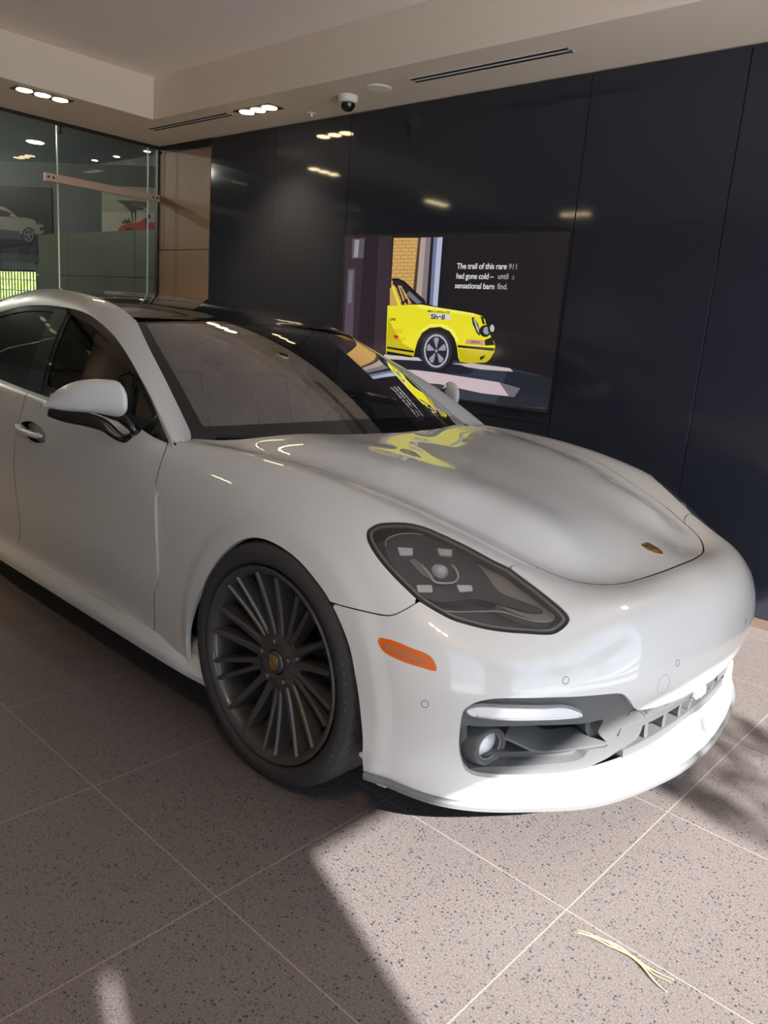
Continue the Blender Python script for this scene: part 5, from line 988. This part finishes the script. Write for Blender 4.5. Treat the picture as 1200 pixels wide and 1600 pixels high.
POSTER_A = [('poster_floor', (62, 64, 64), [(-2.3, 1.8), (0.205, 1.8), (0.205, 1.885), (-2.3, 1.885)]), ('poster_car_body', (128, 122, 112), [(-1.0079, 2.349), (-0.7092, 2.433), (-0.5346, 2.449), (-0.4661, 2.438), (-0.3869, 2.399), (-0.2798, 2.327), (-0.1939, 2.328), (-0.0806, 2.313), (0.0094, 2.288), (0.0824, 2.244), (0.0927, 2.207), (0.0801, 2.159), (0.0278, 2.138), (-0.0515, 2.134), (-0.1997, 2.174), (-0.2355, 2.125), (-0.5476, 2.139), (-1.0191, 2.136)]), ('poster_car_shade', (66, 64, 60), [(-1.0191, 2.151), (-0.5462, 2.173), (-0.257, 2.162), (-0.2319, 2.058), (-0.5512, 2.062), (-1.0235, 2.058)]), ('poster_car_window', (36, 36, 36), [(-0.7724, 2.349), (-0.536, 2.407), (-0.433, 2.392), (-0.3649, 2.357), (-0.3201, 2.316), (-0.4244, 2.326), (-0.5395, 2.326), (-0.7737, 2.311)]), ('poster_car_mirror', (140, 134, 124), [(-0.403, 2.346), (-0.3649, 2.359), (-0.3371, 2.344), (-0.3434, 2.325), (-0.3949, 2.327)]), ('poster_car_lamp', (30, 30, 30), [(-0.047, 2.3), (-0.0014, 2.292), (0.0537, 2.248), (-0.0022, 2.255)]), ('poster_car_lamp', (40, 40, 38), [(0.0309, 2.223), (0.0931, 2.226), (0.0806, 2.188), (0.0345, 2.176)]), ('poster_car_tyre', (22, 22, 22), [(-0.0434, 2.125), (-0.0461, 2.103), (-0.0537, 2.083), (-0.0654, 2.064), (-0.0801, 2.048), (-0.0976, 2.036), (-0.1173, 2.028), (-0.1379, 2.025), (-0.1585, 2.026), (-0.1777, 2.032), (-0.1952, 2.043), (-0.2086, 2.057), (-0.2194, 2.075), (-0.2252, 2.095), (-0.227, 2.116), (-0.2239, 2.137), (-0.2158, 2.158), (-0.2042, 2.176), (-0.1894, 2.192), (-0.1719, 2.204), (-0.1518, 2.212), (-0.1321, 2.216), (-0.1115, 2.214), (-0.0918, 2.208), (-0.0748, 2.198), (-0.0609, 2.183), (-0.0506, 2.166), (-0.0448, 2.146)]), ('poster_car_wheel', (104, 102, 98), [(-0.0573, 2.122), (-0.0595, 2.104), (-0.0654, 2.087), (-0.0748, 2.071), (-0.086, 2.058), (-0.1007, 2.048), (-0.116, 2.041), (-0.133, 2.038), (-0.1491, 2.04), (-0.1643, 2.045), (-0.1777, 2.054), (-0.1894, 2.066), (-0.1975, 2.081), (-0.2019, 2.097), (-0.2042, 2.115), (-0.2011, 2.133), (-0.1952, 2.15), (-0.1858, 2.166), (-0.1741, 2.179), (-0.1594, 2.189), (-0.1438, 2.196), (-0.1276, 2.199), (-0.1115, 2.197), (-0.0963, 2.192), (-0.0824, 2.183), (-0.0712, 2.171), (-0.0631, 2.157), (-0.0587, 2.14)]), ('poster_car_hub', (40, 40, 40), [(-0.0726, 2.121), (-0.0748, 2.107), (-0.0793, 2.093), (-0.0864, 2.08), (-0.0963, 2.07), (-0.107, 2.061), (-0.1196, 2.056), (-0.1321, 2.054), (-0.1446, 2.055), (-0.1572, 2.059), (-0.1674, 2.066), (-0.1769, 2.076), (-0.1827, 2.088), (-0.1872, 2.101), (-0.188, 2.116), (-0.1858, 2.13), (-0.1813, 2.144), (-0.1733, 2.157), (-0.1643, 2.168), (-0.1527, 2.176), (-0.141, 2.181), (-0.1285, 2.184), (-0.116, 2.182), (-0.1034, 2.178), (-0.0931, 2.171), (-0.0837, 2.161), (-0.0779, 2.149), (-0.0734, 2.136)]), ('poster_car_spoke', (120, 118, 112), [(-0.1204, 2.119), (-0.1357, 2.192), (-0.1196, 2.193), (-0.1388, 2.118)]), ('poster_car_spoke', (120, 118, 112), [(-0.1276, 2.112), (-0.069, 2.153), (-0.0645, 2.136), (-0.133, 2.126)]), ('poster_car_spoke', (120, 118, 112), [(-0.1379, 2.114), (-0.0873, 2.066), (-0.0998, 2.055), (-0.1227, 2.124)]), ('poster_car_spoke', (120, 118, 112), [(-0.1374, 2.123), (-0.1652, 2.052), (-0.1777, 2.062), (-0.1227, 2.115)]), ('poster_car_spoke', (120, 118, 112), [(-0.1271, 2.126), (-0.1952, 2.13), (-0.1894, 2.147), (-0.133, 2.111)])]
POSTER_B = [('poster_floor', (196, 190, 168), [(0.895, 2.433), (1.7283, 2.468), (1.731, 2.216), (0.8928, 2.176)]), ('poster_plant', (44, 46, 34), [(1.0836, 2.583), (1.2967, 2.583), (1.3155, 2.529), (1.4632, 2.504), (1.4449, 2.48), (1.3611, 2.484), (1.3531, 2.341), (1.3392, 2.341), (1.3339, 2.451), (1.3105, 2.45), (1.3155, 2.34), (1.2994, 2.339), (1.2877, 2.457), (1.2416, 2.487), (1.204, 2.525)]), ('poster_plant', (58, 58, 40), [(1.1673, 2.353), (1.204, 2.343), (1.1995, 2.382), (1.2416, 2.352), (1.2555, 2.396), (1.2783, 2.346), (1.2971, 2.335), (1.2224, 2.32), (1.1717, 2.317)]), ('poster_plant', (96, 70, 52), [(1.2967, 2.591), (1.5035, 2.576), (1.5044, 2.513), (1.2967, 2.525)]), ('poster_red_car', (190, 50, 48), [(1.1203, 2.251), (1.1673, 2.297), (1.2416, 2.324), (1.3898, 2.339), (1.4632, 2.386), (1.5138, 2.408), (1.4816, 2.363), (1.5102, 2.344), (1.7297, 2.358), (1.7305, 2.248), (1.1198, 2.219)]), ('poster_red_car', (60, 40, 38), [(1.1946, 2.239), (1.2224, 2.272), (1.2788, 2.282), (1.3164, 2.272), (1.3347, 2.245)]), ('poster_figure', (36, 30, 30), [(1.5483, 2.413), (1.5461, 2.403), (1.5425, 2.395), (1.5358, 2.389), (1.5277, 2.387), (1.5205, 2.389), (1.5138, 2.394), (1.5094, 2.402), (1.508, 2.411), (1.5094, 2.421), (1.5138, 2.429), (1.5197, 2.435), (1.5277, 2.437), (1.5353, 2.436), (1.5416, 2.431), (1.5461, 2.423)]), ('poster_figure', (50, 50, 52), [(1.4727, 2.378), (1.5094, 2.396), (1.5192, 2.333), (1.4825, 2.315)]), ('poster_figure', (70, 72, 72), [(1.6092, 2.541), (1.6629, 2.582), (1.7261, 2.585), (1.7283, 2.468), (1.6276, 2.464)])]
# ================================================================== THE ROOM
H = 2.735; YW = 2.5; XG = -5.934; XF = 3.08; YO = -2.45
# terrazzo floor tiles with joints
fm = bpy.data.materials.new('terrazzo_tiles'); fm.use_nodes = True; n = fm.node_tree; L = n.links; b = n.nodes['Principled BSDF']
def nd(t, **k):
    x = n.nodes.new(t)
    for a, v in k.items(): setattr(x, a, v)
    return x
def mth(op, a, b_=None, c_=None):
    x = nd('ShaderNodeMath', operation=op)
    for i, q in enumerate((a, b_, c_)):
        if q is None: continue
        if isinstance(q, (int, float)): x.inputs[i].default_value = q
        else: L.new(q, x.inputs[i])
    return x.outputs[0]
tc = nd('ShaderNodeTexCoord'); P = tc.outputs['Object']
def ramp(fac, stops):
    r = nd('ShaderNodeValToRGB'); L.new(fac, r.inputs[0]); el = r.color_ramp.elements
    for i, (p, c) in enumerate(stops):
        e_ = el[i] if i < 2 else el.new(p); e_.position = p; e_.color = (*c, 1)
    return r.outputs[0]
def voro(scale, rnd=1):
    v = nd('ShaderNodeTexVoronoi'); v.inputs['Scale'].default_value = scale; v.inputs['Randomness'].default_value = rnd; L.new(P, v.inputs['Vector']); return v
nz = nd('ShaderNodeTexNoise'); nz.inputs['Scale'].default_value = 230; nz.inputs['Detail'].default_value = 3; L.new(P, nz.inputs['Vector'])
base = ramp(nz.outputs[0], [(.30, (.092, .080, .077)), (.62, (.162, .142, .136)), (.78, (.26, .235, .225))])
v1 = voro(150); d1 = mth('LESS_THAN', v1.outputs['Distance'], .36); s1 = nd('ShaderNodeSeparateColor'); L.new(v1.outputs['Color'], s1.inputs[0])
chip = mth('MULTIPLY', d1, mth('LESS_THAN', s1.outputs[0], .30))
chipc = ramp(s1.outputs[1], [(0, (.030, .034, .050)), (.55, (.06, .06, .078)), (1, (.10, .07, .058))])
m1 = nd('ShaderNodeMix', data_type='RGBA'); L.new(chip, m1.inputs[0]); L.new(base, m1.inputs[6]); L.new(chipc, m1.inputs[7])
v2 = voro(95); d2 = mth('LESS_THAN', v2.outputs['Distance'], .30); s2 = nd('ShaderNodeSeparateColor'); L.new(v2.outputs['Color'], s2.inputs[0])
ch2 = mth('MULTIPLY', d2, mth('LESS_THAN', s2.outputs[0], .16))
m2 = nd('ShaderNodeMix', data_type='RGBA'); L.new(ch2, m2.inputs[0]); L.new(m1.outputs[2], m2.inputs[6]); m2.inputs[7].default_value = (.027, .03, .048, 1)
sp = nd('ShaderNodeSeparateXYZ'); L.new(P, sp.inputs[0]); T = .5885
def joint(o): f_ = mth('PINGPONG', mth('ADD', o, T*40), T/2); return mth('SUBTRACT', f_, 0)
jx = mth('ABSOLUTE', mth('SUBTRACT', mth('FRACT', mth('ADD', mth('DIVIDE', sp.outputs[0], T), 40.5)), .5)); jy = mth('ABSOLUTE', mth('SUBTRACT', mth('FRACT', mth('ADD', mth('DIVIDE', sp.outputs[1], T), 40.5)), .5))
jm = mth('LESS_THAN', mth('MINIMUM', jx, jy), .0026)
m3 = nd('ShaderNodeMix', data_type='RGBA'); L.new(jm, m3.inputs[0]); L.new(m2.outputs[2], m3.inputs[6]); m3.inputs[7].default_value = (.27, .24, .22, 1)
L.new(m3.outputs[2], b.inputs['Base Color']); b.inputs['Roughness'].default_value = .48; b.inputs['Specular IOR Level'].default_value = .45
bp_ = nd('ShaderNodeBump'); bp_.inputs['Strength'].default_value = .25; bp_.inputs['Distance'].default_value = .001; L.new(nz.outputs[0], bp_.inputs['Height']); L.new(bp_.outputs[0], b.inputs['Normal'])
MB().box((-15.0, YO-.3, -.1), (XF, 4.6, 0)).build('floor', fm, kind='structure')
MB().box((XF, -14, -.12), (22, 14, -.02)).box((-6, -14, -.12), (XF, YO-.3, -.02)).build('pavement', M['pave'], kind='structure')

# dark glass panel wall
SE = [-5.125, -4.298, -3.488, -1.670, -.850, -.03, .79, 1.61, 2.43, XF]
mb = MB()
for a, c_ in zip(SE[:-1], SE[1:]):
    if a == -3.488: mb.box((a+.0025, YW, .06), (c_-.0025, YW+.02, .8385)); mb.box((a+.0025, YW, .8435), (c_-.0025, YW+.02, H-.012))
    else: mb.box((a+.0025, YW, .06), (c_-.0025, YW+.02, H-.012))
mb.build('wall_right', M['navy'], bevel=.0012, kind='structure')
MB().box((-5.934, YW+.021, 0), (XF, YW+.2, H+.4)).build('trim_1', M['groove'], kind='structure')
MB().box((-5.15, YW+.005, 0), (XF, YW+.02, .058)).build('baseboard_right', mat('brown_plinth', (.20, .13, .10), .5), kind='structure')
MB().box((-5.9, YW-.004, 0), (-5.125, YW+.02, 1.855)).box((-5.9, YW-.004, 1.861), (-5.125, YW+.02, 2.668)).build('wall_column', M['beige_panel'], kind='structure', bevel=.001)
MB().box((-5.934, YW+.002, 2.668), (-5.125, YW+.02, H)).box((XG-.01, YW-.02, 0), (-5.9, YW+.02, 2.70)).build('trim_2', M['black_trim'], kind='structure')

# stepped ceiling: lowered soffit around a raised field
X0, X1, Y0, Y1, HR = -5.072, 2.4, -1.43, 1.934, 3.025
mb = MB()
mb.box((XG-.1, Y1, H), (XF, YW+.02, H+.6)); mb.box((XG-.1, YO-.2, H), (XF, Y0, H+.6)); mb.box((XG-.1, Y0, H), (X0, Y1, H+.6)); mb.box((X1, Y0, H), (XF, Y1, H+.6))
mb.build('trim_3', M['soffit'], kind='structure', bevel=.002)
MB().box((X0-.1, Y0-.1, HR), (X1+.1, Y1+.1, HR+.1)).build('ceiling', M['ceil_in'], kind='structure')

# opposite wall, the open front with its post and narrow gap, facade over the opening
MB().box((-4.9, YO-.1, 0), (.85, YO, 1.92)).box((2.2, YO-.1, 0), (XF, YO, 1.92)).build('wall_left', M['opposite'], kind='structure')  # unseen wall; side opening and pale tone added to light the car side
MB().box((XG, YO-.1, 0), (-4.901, YO, 1.92)).build('trim_9', M['brown_wall'], kind='structure')
MB().box((XG, YO-.1, 1.921), (.85, YO, H)).box((2.2, YO-.1, 1.921), (XF, YO, H)).box((.85, YO-.1, 2.40), (2.2, YO, H)).build('trim_4', M['brown_wall'], kind='structure')
MB().box((XF-.03, YO-.6, 0), (XF, -2.206, H)).box((XF-.03, -2.172, 0), (XF, -1.63, H)).box((XF-.1, YW+.2, 0), (XF, 14, H)).build('wall_front', M['brown_wall'], kind='structure')
MB().box((XF-.2, YO-.1, H+.6), (XF, 14, 5.2)).build('trim_5', M['soffit'], kind='structure')

# glass partition to the showroom
jy_ = [-2.45, -1.86, -.70, .445, 1.582, 2.401, 2.49]
mb = MB()
for a, c_ in zip(jy_[:-1], jy_[1:]): mb.add([(XG, a+.004, .02), (XG, c_-.004, .02), (XG, c_-.004, H-.03), (XG, a+.004, H-.03)], [(0, 1, 2, 3)])
mb.build('window_1', M['wall_glass'], kind='structure')
mb = MB()
for y in jy_[1:-1]: mb.box((XG-.006, y-.004, .02), (XG+.006, y+.004, H-.03))
mb.build('trim_6', M['glass_edge'], kind='structure')
MB().box((XG-.02, YO, H-.022), (XG+.02, YW, H)).box((XG-.02, YO, 0), (XG+.02, YW, .02)).build('trim_7', M['black_trim'], kind='structure')
dr = MB().box((XG+.012, 1.462, 2.268), (XG+.045, 2.495, 2.330)).build('door_rail', M['copper'], bevel=.002, label='rose metal rail fixed across the glass partition above the car roof', category='rail')
for y in (1.488, 1.530, 2.43, 2.47): MB().lathe([(0, .002), (.009, .002), (.010, 0)], 16, 0, Matrix.Translation((XG+.045, y, 2.30)) @ Matrix.Rotation(R(90), 4, 'Y')).build('rail_bolt', M['black_trim'], dr)

# ------------------------------------------------------------------ showroom beyond the glass
MB().box((-15.0, YO-.3, 3.3), (XG-.1, 4.6, 3.4)).build('ceiling_showroom', M['grey_ceil'], kind='structure')
MB().box((XG-.1, YO-.2, H), (XG-.05, 4.6, 3.4)).build('trim_8', M['grey_ceil'], kind='structure')
wx0, wx1, wz0, wz1 = -14.2, -12.0, .9, 1.83
MB().box((-15.0, 4.37, 1.83), (XG, 4.5, 3.3)).box((-12.0, 4.37, 0), (XG, 4.5, 1.83)).box((-15.0, 4.37, 0), (-14.8, 4.5, 1.83)).box((-15, 4.37, 0), (-12, 4.5, .5)).build('wall_back', M['grey_wall'], kind='structure')
MB().box((-15.0, YO-.2, 0), (-14.9, 4.5, 3.3)).box((-15.0, YO-.3, 0), (XG, YO-.2, 3.3)).build('wall_far', M['grey_wall'], kind='structure')
MB().box((XG, YW+.021, 0), (XG+.1, 4.5, 3.3)).build('wall_side', M['grey_wall'], kind='structure')
pt = empty('partition_screen', (-8.1, 3.05, 0), label='olive grey panelled screen standing behind the glass, lit from above', category='screen')
for a, c_ in ((-9.60, -8.72), (-8.715, -7.20), (-7.195, -6.2)):
    for z0, z1 in ((0, 1.648), (1.653, 2.132)): 
        o = MB().box((a, 3.0, z0), (c_, 3.08, z1)).build('panel', M['partition'], bevel=.002); o.parent = pt; o.matrix_parent_inverse = Matrix.Translation((8.1, -3.05, 0))
# diagonal bulkhead with two large pictures
dD = Vector((.87, .49, 0)).normalized(); dN = Vector((.49, -.87, 0)).normalized()
BM = Matrix.Translation((-9.5, 3.0, 0)) @ Matrix((dD, Vector((0, 0, 1)), dN)).transposed().to_4x4()      # x along the bulkhead, y up, z out of it
MB().prism([(-3.6, 1.80), (3.2, 1.80), (3.2, 2.98), (-3.6, 2.98)], -.12, -.012, 0, BM).build('wall_bulkhead', M['grey_wall'], kind='structure')
def flatmat(name, rgb, k=1.0, rough=.5): return mat(name, tuple(c*k for c in s2l(rgb)), rough)
def picture(name, polys, border, z=0.0, **kw):
    root = MB().prism(border, -.010, 0, 0, BM).build(name, flatmat(name+'_ground', kw.pop('ground')), **kw)
    for i, (nm, rgb, pts) in enumerate(polys):
        MB().prism(pts, .0003+.0006*i, .0006+.0006*i, 0, BM).build(nm, flatmat(nm+'_print', rgb), root)
    return root
picture('wall_poster', POSTER_A, [(-2.3, 1.80), (.205, 1.80), (.205, 2.69), (-2.3, 2.69)], ground=(22, 24, 24), label='dark wall poster of a grey sport utility vehicle seen through the glass', category='poster')
picture('wall_poster', POSTER_B, [(.895, 1.90), (1.93, 1.90), (1.93, 2.74), (.895, 2.74)], ground=(165, 162, 140), label='pale wall poster of a low red car beside a palm seen through the glass', category='poster')
# ceiling spots in the showroom
for x, y, r_ in ((-8.45, 2.78, .02), (-10.2, 3.75, .03), (-9.05, 4.15, .03), (-11.2, 4.1, .02)): pass
cs_ = MB().lathe([(.0, -.002), (.085, -.002), (.095, -.008), (.105, -.002), (.105, 0)], 32, 0, Matrix.Translation((-10.02, 3.225, 3.3))).build('showroom_downlight', [M['lamp_cool']], label='round white downlight in the grey showroom ceiling', category='light')
for x, wh_ in ((-9.75, 'middle of the row of three'), (-8.98, 'closest to the beige column'), (-10.35, 'leftmost of the row of three')):
    MB().lathe([(0, -.004), (.035, -.004), (.04, 0)], 20, 0, Matrix.Translation((x, 4.20, 3.298))).build('spot_lamp', M['lamp_cool'], label='small bright showroom ceiling spot, '+wh_, category='light', group='small showroom spots')
sk = empty('sprinkler', (-8.75, 2.95, 3.3), label='sprinkler head on the showroom ceiling beyond the glass', category='sprinkler')
MB().lathe([(.05, 0), (.05, -.006), (.012, -.012), (.010, -.07), (.03, -.075), (.03, -.078), (0, -.078)], 20).build('head', M['black_trim'], sk)
for x, y in ((-8.6, .2), (-10.6, 1.0), (-12.6, 2.0)):
    ld = bpy.data.lights.new('showroom_fill', 'POINT'); ld.energy = 55; ld.color = (1, .95, .86); ld.shadow_soft_size = .03  # added fill lights without fixtures, to brighten the showroom
    lo = bpy.data.objects.new('showroom_fill', ld); C.objects.link(lo); lo.location = (x, y, 3.15)
# window at the far end, railings and bright leaves behind it
MB().box((-14.8, 4.42, 1.80), (-12.0, 4.46, 1.83)).build('window_2', M['black_trim'], kind='structure')
fe = empty('iron_fence', (-15.6, 5.2, 0), label='black iron railing outside the bright far window', category='fence')
for i in range(26):
    MB().box((-1.6+i*.14-.010, -.01, 0), (-1.6+i*.14+.010, .01, 1.86)).build('picket', M['iron'], fe)
MB().box((-1.7, -.012, 1.50), (2.0, .012, 1.52)).box((-1.7, -.012, .2), (2.0, .012, .23)).box((-1.7, -.012, 1.70), (2.0, .012, 1.715)).build('fence_rail', M['iron'], fe)
def leaves(name, c, rad, cnt, size, mt, trunk=None, **kw):
    rng = np.random.RandomState(int(abs(c[0]*31+c[1]*17))+3); V = []; F = []
    for i in range(cnt):
        d = rng.normal(size=3); d /= np.linalg.norm(d); p = np.array(c)+d*np.array(rad)*rng.uniform(.35, 1)**.5
        a = rng.normal(size=3); a /= np.linalg.norm(a); b_ = np.cross(a, rng.normal(size=3)); b_ /= np.linalg.norm(b_); s_ = size*rng.uniform(.6, 1.3); k = len(V)
        V += [p-a*s_, p+b_*s_*.45, p+a*s_, p-b_*s_*.45]; F.append((k, k+1, k+2, k+3))
    root = empty(name, (c[0], c[1], 0), **kw)
    o = obj('foliage', [(v[0]-c[0], v[1]-c[1], v[2]) for v in V], F, mt, root)
    if trunk: MB().tube([(0, 0, -.02), (.05, .02, c[2]*.5), (-.03, .03, c[2]+.2*rad[2])], [.12, .09, .04], 10).build('trunk', M['bark'], root, smooth=True)
    return root
leaves('hedge', (-19.6, 7.4, 1.5), (3.6, .8, 1.6), 5200, .11, M['leaf_bright'], True, label='yellow-green bush with added glow for sunlight outside the far window behind the railing', category='bush')

# ------------------------------------------------------------------ things in the ceiling
def triple(x, y, along, label, on=True):
    root = empty('recessed_downlight', (x, y, H), 0 if along == 'x' else R(90), label=label, category='ceiling light')
    MB().box((-.20, -.065, -.004), (.20, .065, .0)).build('housing', M['lamp_can'], root)
    for k in (-1, 0, 1):
        lp = MB().lathe([(0, -.0055), (.045, -.0055), (.050, -.0075), (.053, -.004)], 28, 0, Matrix.Translation((k*.126, 0, 0))).build('lamp', M['lamp_on'], root)
        ld = bpy.data.lights.new('spot', 'SPOT'); ld.energy = 26; ld.color = (1, .70, .40); ld.spot_size = R(105); ld.spot_blend = .7; ld.shadow_soft_size = .04
        lo = bpy.data.objects.new('bulb', ld); C.objects.link(lo); lo.parent = root; lo.location = (k*.126, 0, -.02)
    return root
triple(-5.223, 1.152, 'y', 'black recessed box of three lit lamps above the glass partition')
triple(-4.05, 2.131, 'x', 'black recessed box of three lit lamps close to the dark wall')
triple(-5.25, -.60, 'y', 'black recessed box of three lamps over the left of the glass partition')
triple(-4.10, -1.66, 'x', 'black recessed box of three lamps on the soffit opposite the screen wall')
triple(.9, 2.131, 'x', 'black recessed box of three lamps above the front end of the dark wall')
triple(.5, -1.66, 'x', 'black recessed box of three lamps on the soffit opposite the car bonnet')
def slot(x0, x1, y, label):
    root = empty('air_diffuser', ((x0+x1)/2, y, H), label=label, category='air vent'); l = (x1-x0)/2
    MB().box((-l, -.044, -.003), (l, -.036, .002)).box((-l, .036, -.003), (l, .044, .002)).box((-l, -.008, -.003), (l, .008, .002)).box((-l, -.044, -.003), (-l+.008, .044, .002)).box((l-.008, -.044, -.003), (l, .044, .002)).build('frame', M['white_plastic'], root)
    MB().box((-l+.004, -.040, -.0012), (l-.004, .040, .003)).build('slot_recess', M['lamp_can'], root)
slot(-2.66, -1.61, 2.165, 'long double slot air vent in the pale soffit above the dark wall, nearest the camera')
slot(-5.40, -4.34, 2.110, 'long double slot air vent in the soffit corner beside the glass partition')
sc = empty('security_camera', (-3.225, 2.20, H), label='white dome camera with dark bubble on the soffit', category='camera')
MB().lathe([(.062, 0), (.064, -.02), (.060, -.038), (.050, -.044), (0, -.044)], 32).build('mount', M['white_plastic'], sc, auto=40)
MB().lathe([(.046, -.043), (.045, -.060), (.034, -.080), (.018, -.090), (0, -.092)], 32).build('dome', M['black_gloss'], sc, smooth=True)
MB().lathe([(.078, 0), (.078, -.004), (.070, -.008), (0, -.009)], 40, 0, Matrix.Translation((-2.926, 2.166, H))).build('ceiling_speaker', M['white_wall'], smooth=False, label='plain round white cover disc beside the dome camera', category='ceiling speaker')
MB().lathe([(.035, 0), (.034, -.004), (.010, -.006), (.009, -.022), (.016, -.026), (0, -.028)], 20, 0, Matrix.Translation((-3.762, 2.373, H))).build('sprinkler', M['soffit'], smooth=False, label='small sprinkler head in the soffit near the dark wall', category='sprinkler')

# ------------------------------------------------------------------ television
tv = empty('television', (-2.575, YW, 1.42), label='wide wall screen showing a yellow vintage race car in the dark wall', category='television')
TM = Matrix.Translation((2.575, 0, -1.42)) @ Matrix(((1, 0, 0, 0), (0, 0, -1, -.0), (0, 1, 0, 0), (0, 0, 0, 1)))       # (X, Z, out) -> room, relative to tv
def tvprism(name, pts, h0, h1, mt, parent): return MB().prism(pts, h0, h1, 0, TM).build(name, mt, parent)
sx0, sx1, sz0, sz1 = -3.470, -1.684, .912, 1.925
tvprism('bezel', [(sx0-.014, sz0-.014), (sx1+.014, sz0-.014), (sx1+.014, sz1+.016), (sx0-.014, sz1+.016)], .0005, .010, M['black_trim'], tv)
SCR = {}
def scr(rgb, k=.78):
    if rgb not in SCR:
        c = s2l(rgb); SCR[rgb] = mat('screen_light', (.01, .01, .012), .12, emit=c, es=k)
    return SCR[rgb]
scn_ = tvprism('screen', [(sx0, sz0), (sx1, sz0), (sx1, sz1), (sx0, sz1)], .010, .0105, scr((30, 26, 30)), tv)
by_name = {}
for i, (nm, rgb, pts) in enumerate(TVPOLY):
    pts = [(min(max(x, sx0), sx1), min(max(z, sz0), sz1)) for x, z in pts]
    h = .0106+.00003*i; by_name.setdefault(nm, []).append((rgb, pts, h))
for nm, lst in [(k, [q]) for k, v in by_name.items() if k.endswith('stripe') for q in v]+[(k, v) for k, v in by_name.items() if not k.endswith('stripe')]:
    mb = MB(); cols = []
    for rgb, pts, h in lst:
        if rgb not in cols: cols.append(rgb)
        mb.prism(pts, h, h+.00002, cols.index(rgb), TM)
    mb.build(nm, [scr(c_) for c_ in cols], tv)
def tvtext(body_, x, z, size, rgb, bold=0, sx=1, rot=0, lift=.0192):
    text_mesh('picture_text', body_, size, scr(rgb), tv, TM @ Matrix.Translation((x, z, lift)) @ Matrix.Rotation(rot, 4, 'Z'), .00002, bold, sx)
tvtext('The trail of this rare', -2.4490, 1.7190, 0.0480, (226, 224, 226), 0.0006, 0.985, 0.0000)
tvtext('911', -2.0630, 1.7170, 0.0480, (170, 166, 168), 0, 0.95, 0.0000)
tvtext('had gone cold –', -2.4480, 1.6600, 0.0480, (226, 224, 226), 0.0006, 0.95, 0.0000)
tvtext('until', -2.1330, 1.6620, 0.0480, (190, 188, 190), 0, 0.95, 0.0000)
tvtext('a', -2.0320, 1.6610, 0.0480, (120, 118, 120), 0, 0.95, 0.0000)
tvtext('sensational barn', -2.4510, 1.6020, 0.0480, (222, 220, 222), 0.0006, 1, 0.0000)
tvtext('find.', -2.1280, 1.6030, 0.0480, (190, 188, 190), 0, 0.95, 0.0000)
tvtext('Shell', -2.6250, 1.4060, 0.0420, (26, 24, 24), 0.0012, 1.55, 0.0000)
tvtext('CIBIÉ', -2.9830, 1.3780, 0.0220, (26, 24, 24), 0.0009, 1.1, 0.0000)
tvtext('MECCARILLOS', -2.6550, 1.4460, 0.0200, (40, 36, 30), 0.0004, 1.45, 0.0000)
tvtext('LOVE', -2.9320, 1.2990, 0.0360, (214, 150, 30), 0.0002, 0.85, 0.0000)
tvtext('LOVE', -2.8880, 1.2530, 0.0300, (214, 150, 30), 0.0002, 0.85, 0.0000)

# ------------------------------------------------------------------ small thing on the floor
st = empty('dry_leaf', (.15, -.03, .0), label='dry straw-coloured palm leaf strand lying on the sunlit tiles', category='leaf')
LF = [(-.104, -.021), (-.06, -.004), (-.01, .006), (.04, .006), (.09, -.004), (.121, .0)]
for k, (dx, dy, e0) in enumerate(((0, 0, 0), (.0, -.006, .02), (.005, .006, -.035))):
    pts = [(x+dx, y+dy+e0*max(0, (x+.02)/.14)**1.5*(1 if k else 0), .003+.003*abs(math.sin(x*40+k))) for x, y in [tuple(q) for q in spline_pts(LF, .012)]]
    MB().tube(pts, [.0024*(.3+math.sin(PI*min(1, (i+1)/(len(pts)+1)))) for i in range(len(pts))], 6, flat=.4).build('blade', M['straw'], st, smooth=True)

# ------------------------------------------------------------------ trees outside the open front
leaves('street_tree', (5.74, -1.04, 4.30), (.30, .40, .20), 260, .05, M['leaf'], None, label='leafy branch hanging outside the open front', category='tree')
for (x, y, z, rx, cnt, lb) in ((11.5, -6.0, 4.2, 2.0, 4200, 'large green street tree outside to the right of the front opening'), (12.0, 1.2, 3.6, 1.7, 3600, 'smaller green street tree standing opposite the front opening'), (13.0, 6.0, 4.0, 2.1, 3600, 'green street tree outside beyond the line of the dark wall')):
    leaves('street_tree', (x, y, z), (rx, rx, rx*.8), cnt, .16, M['leaf'], True, label=lb, category='tree', group='street trees outside')
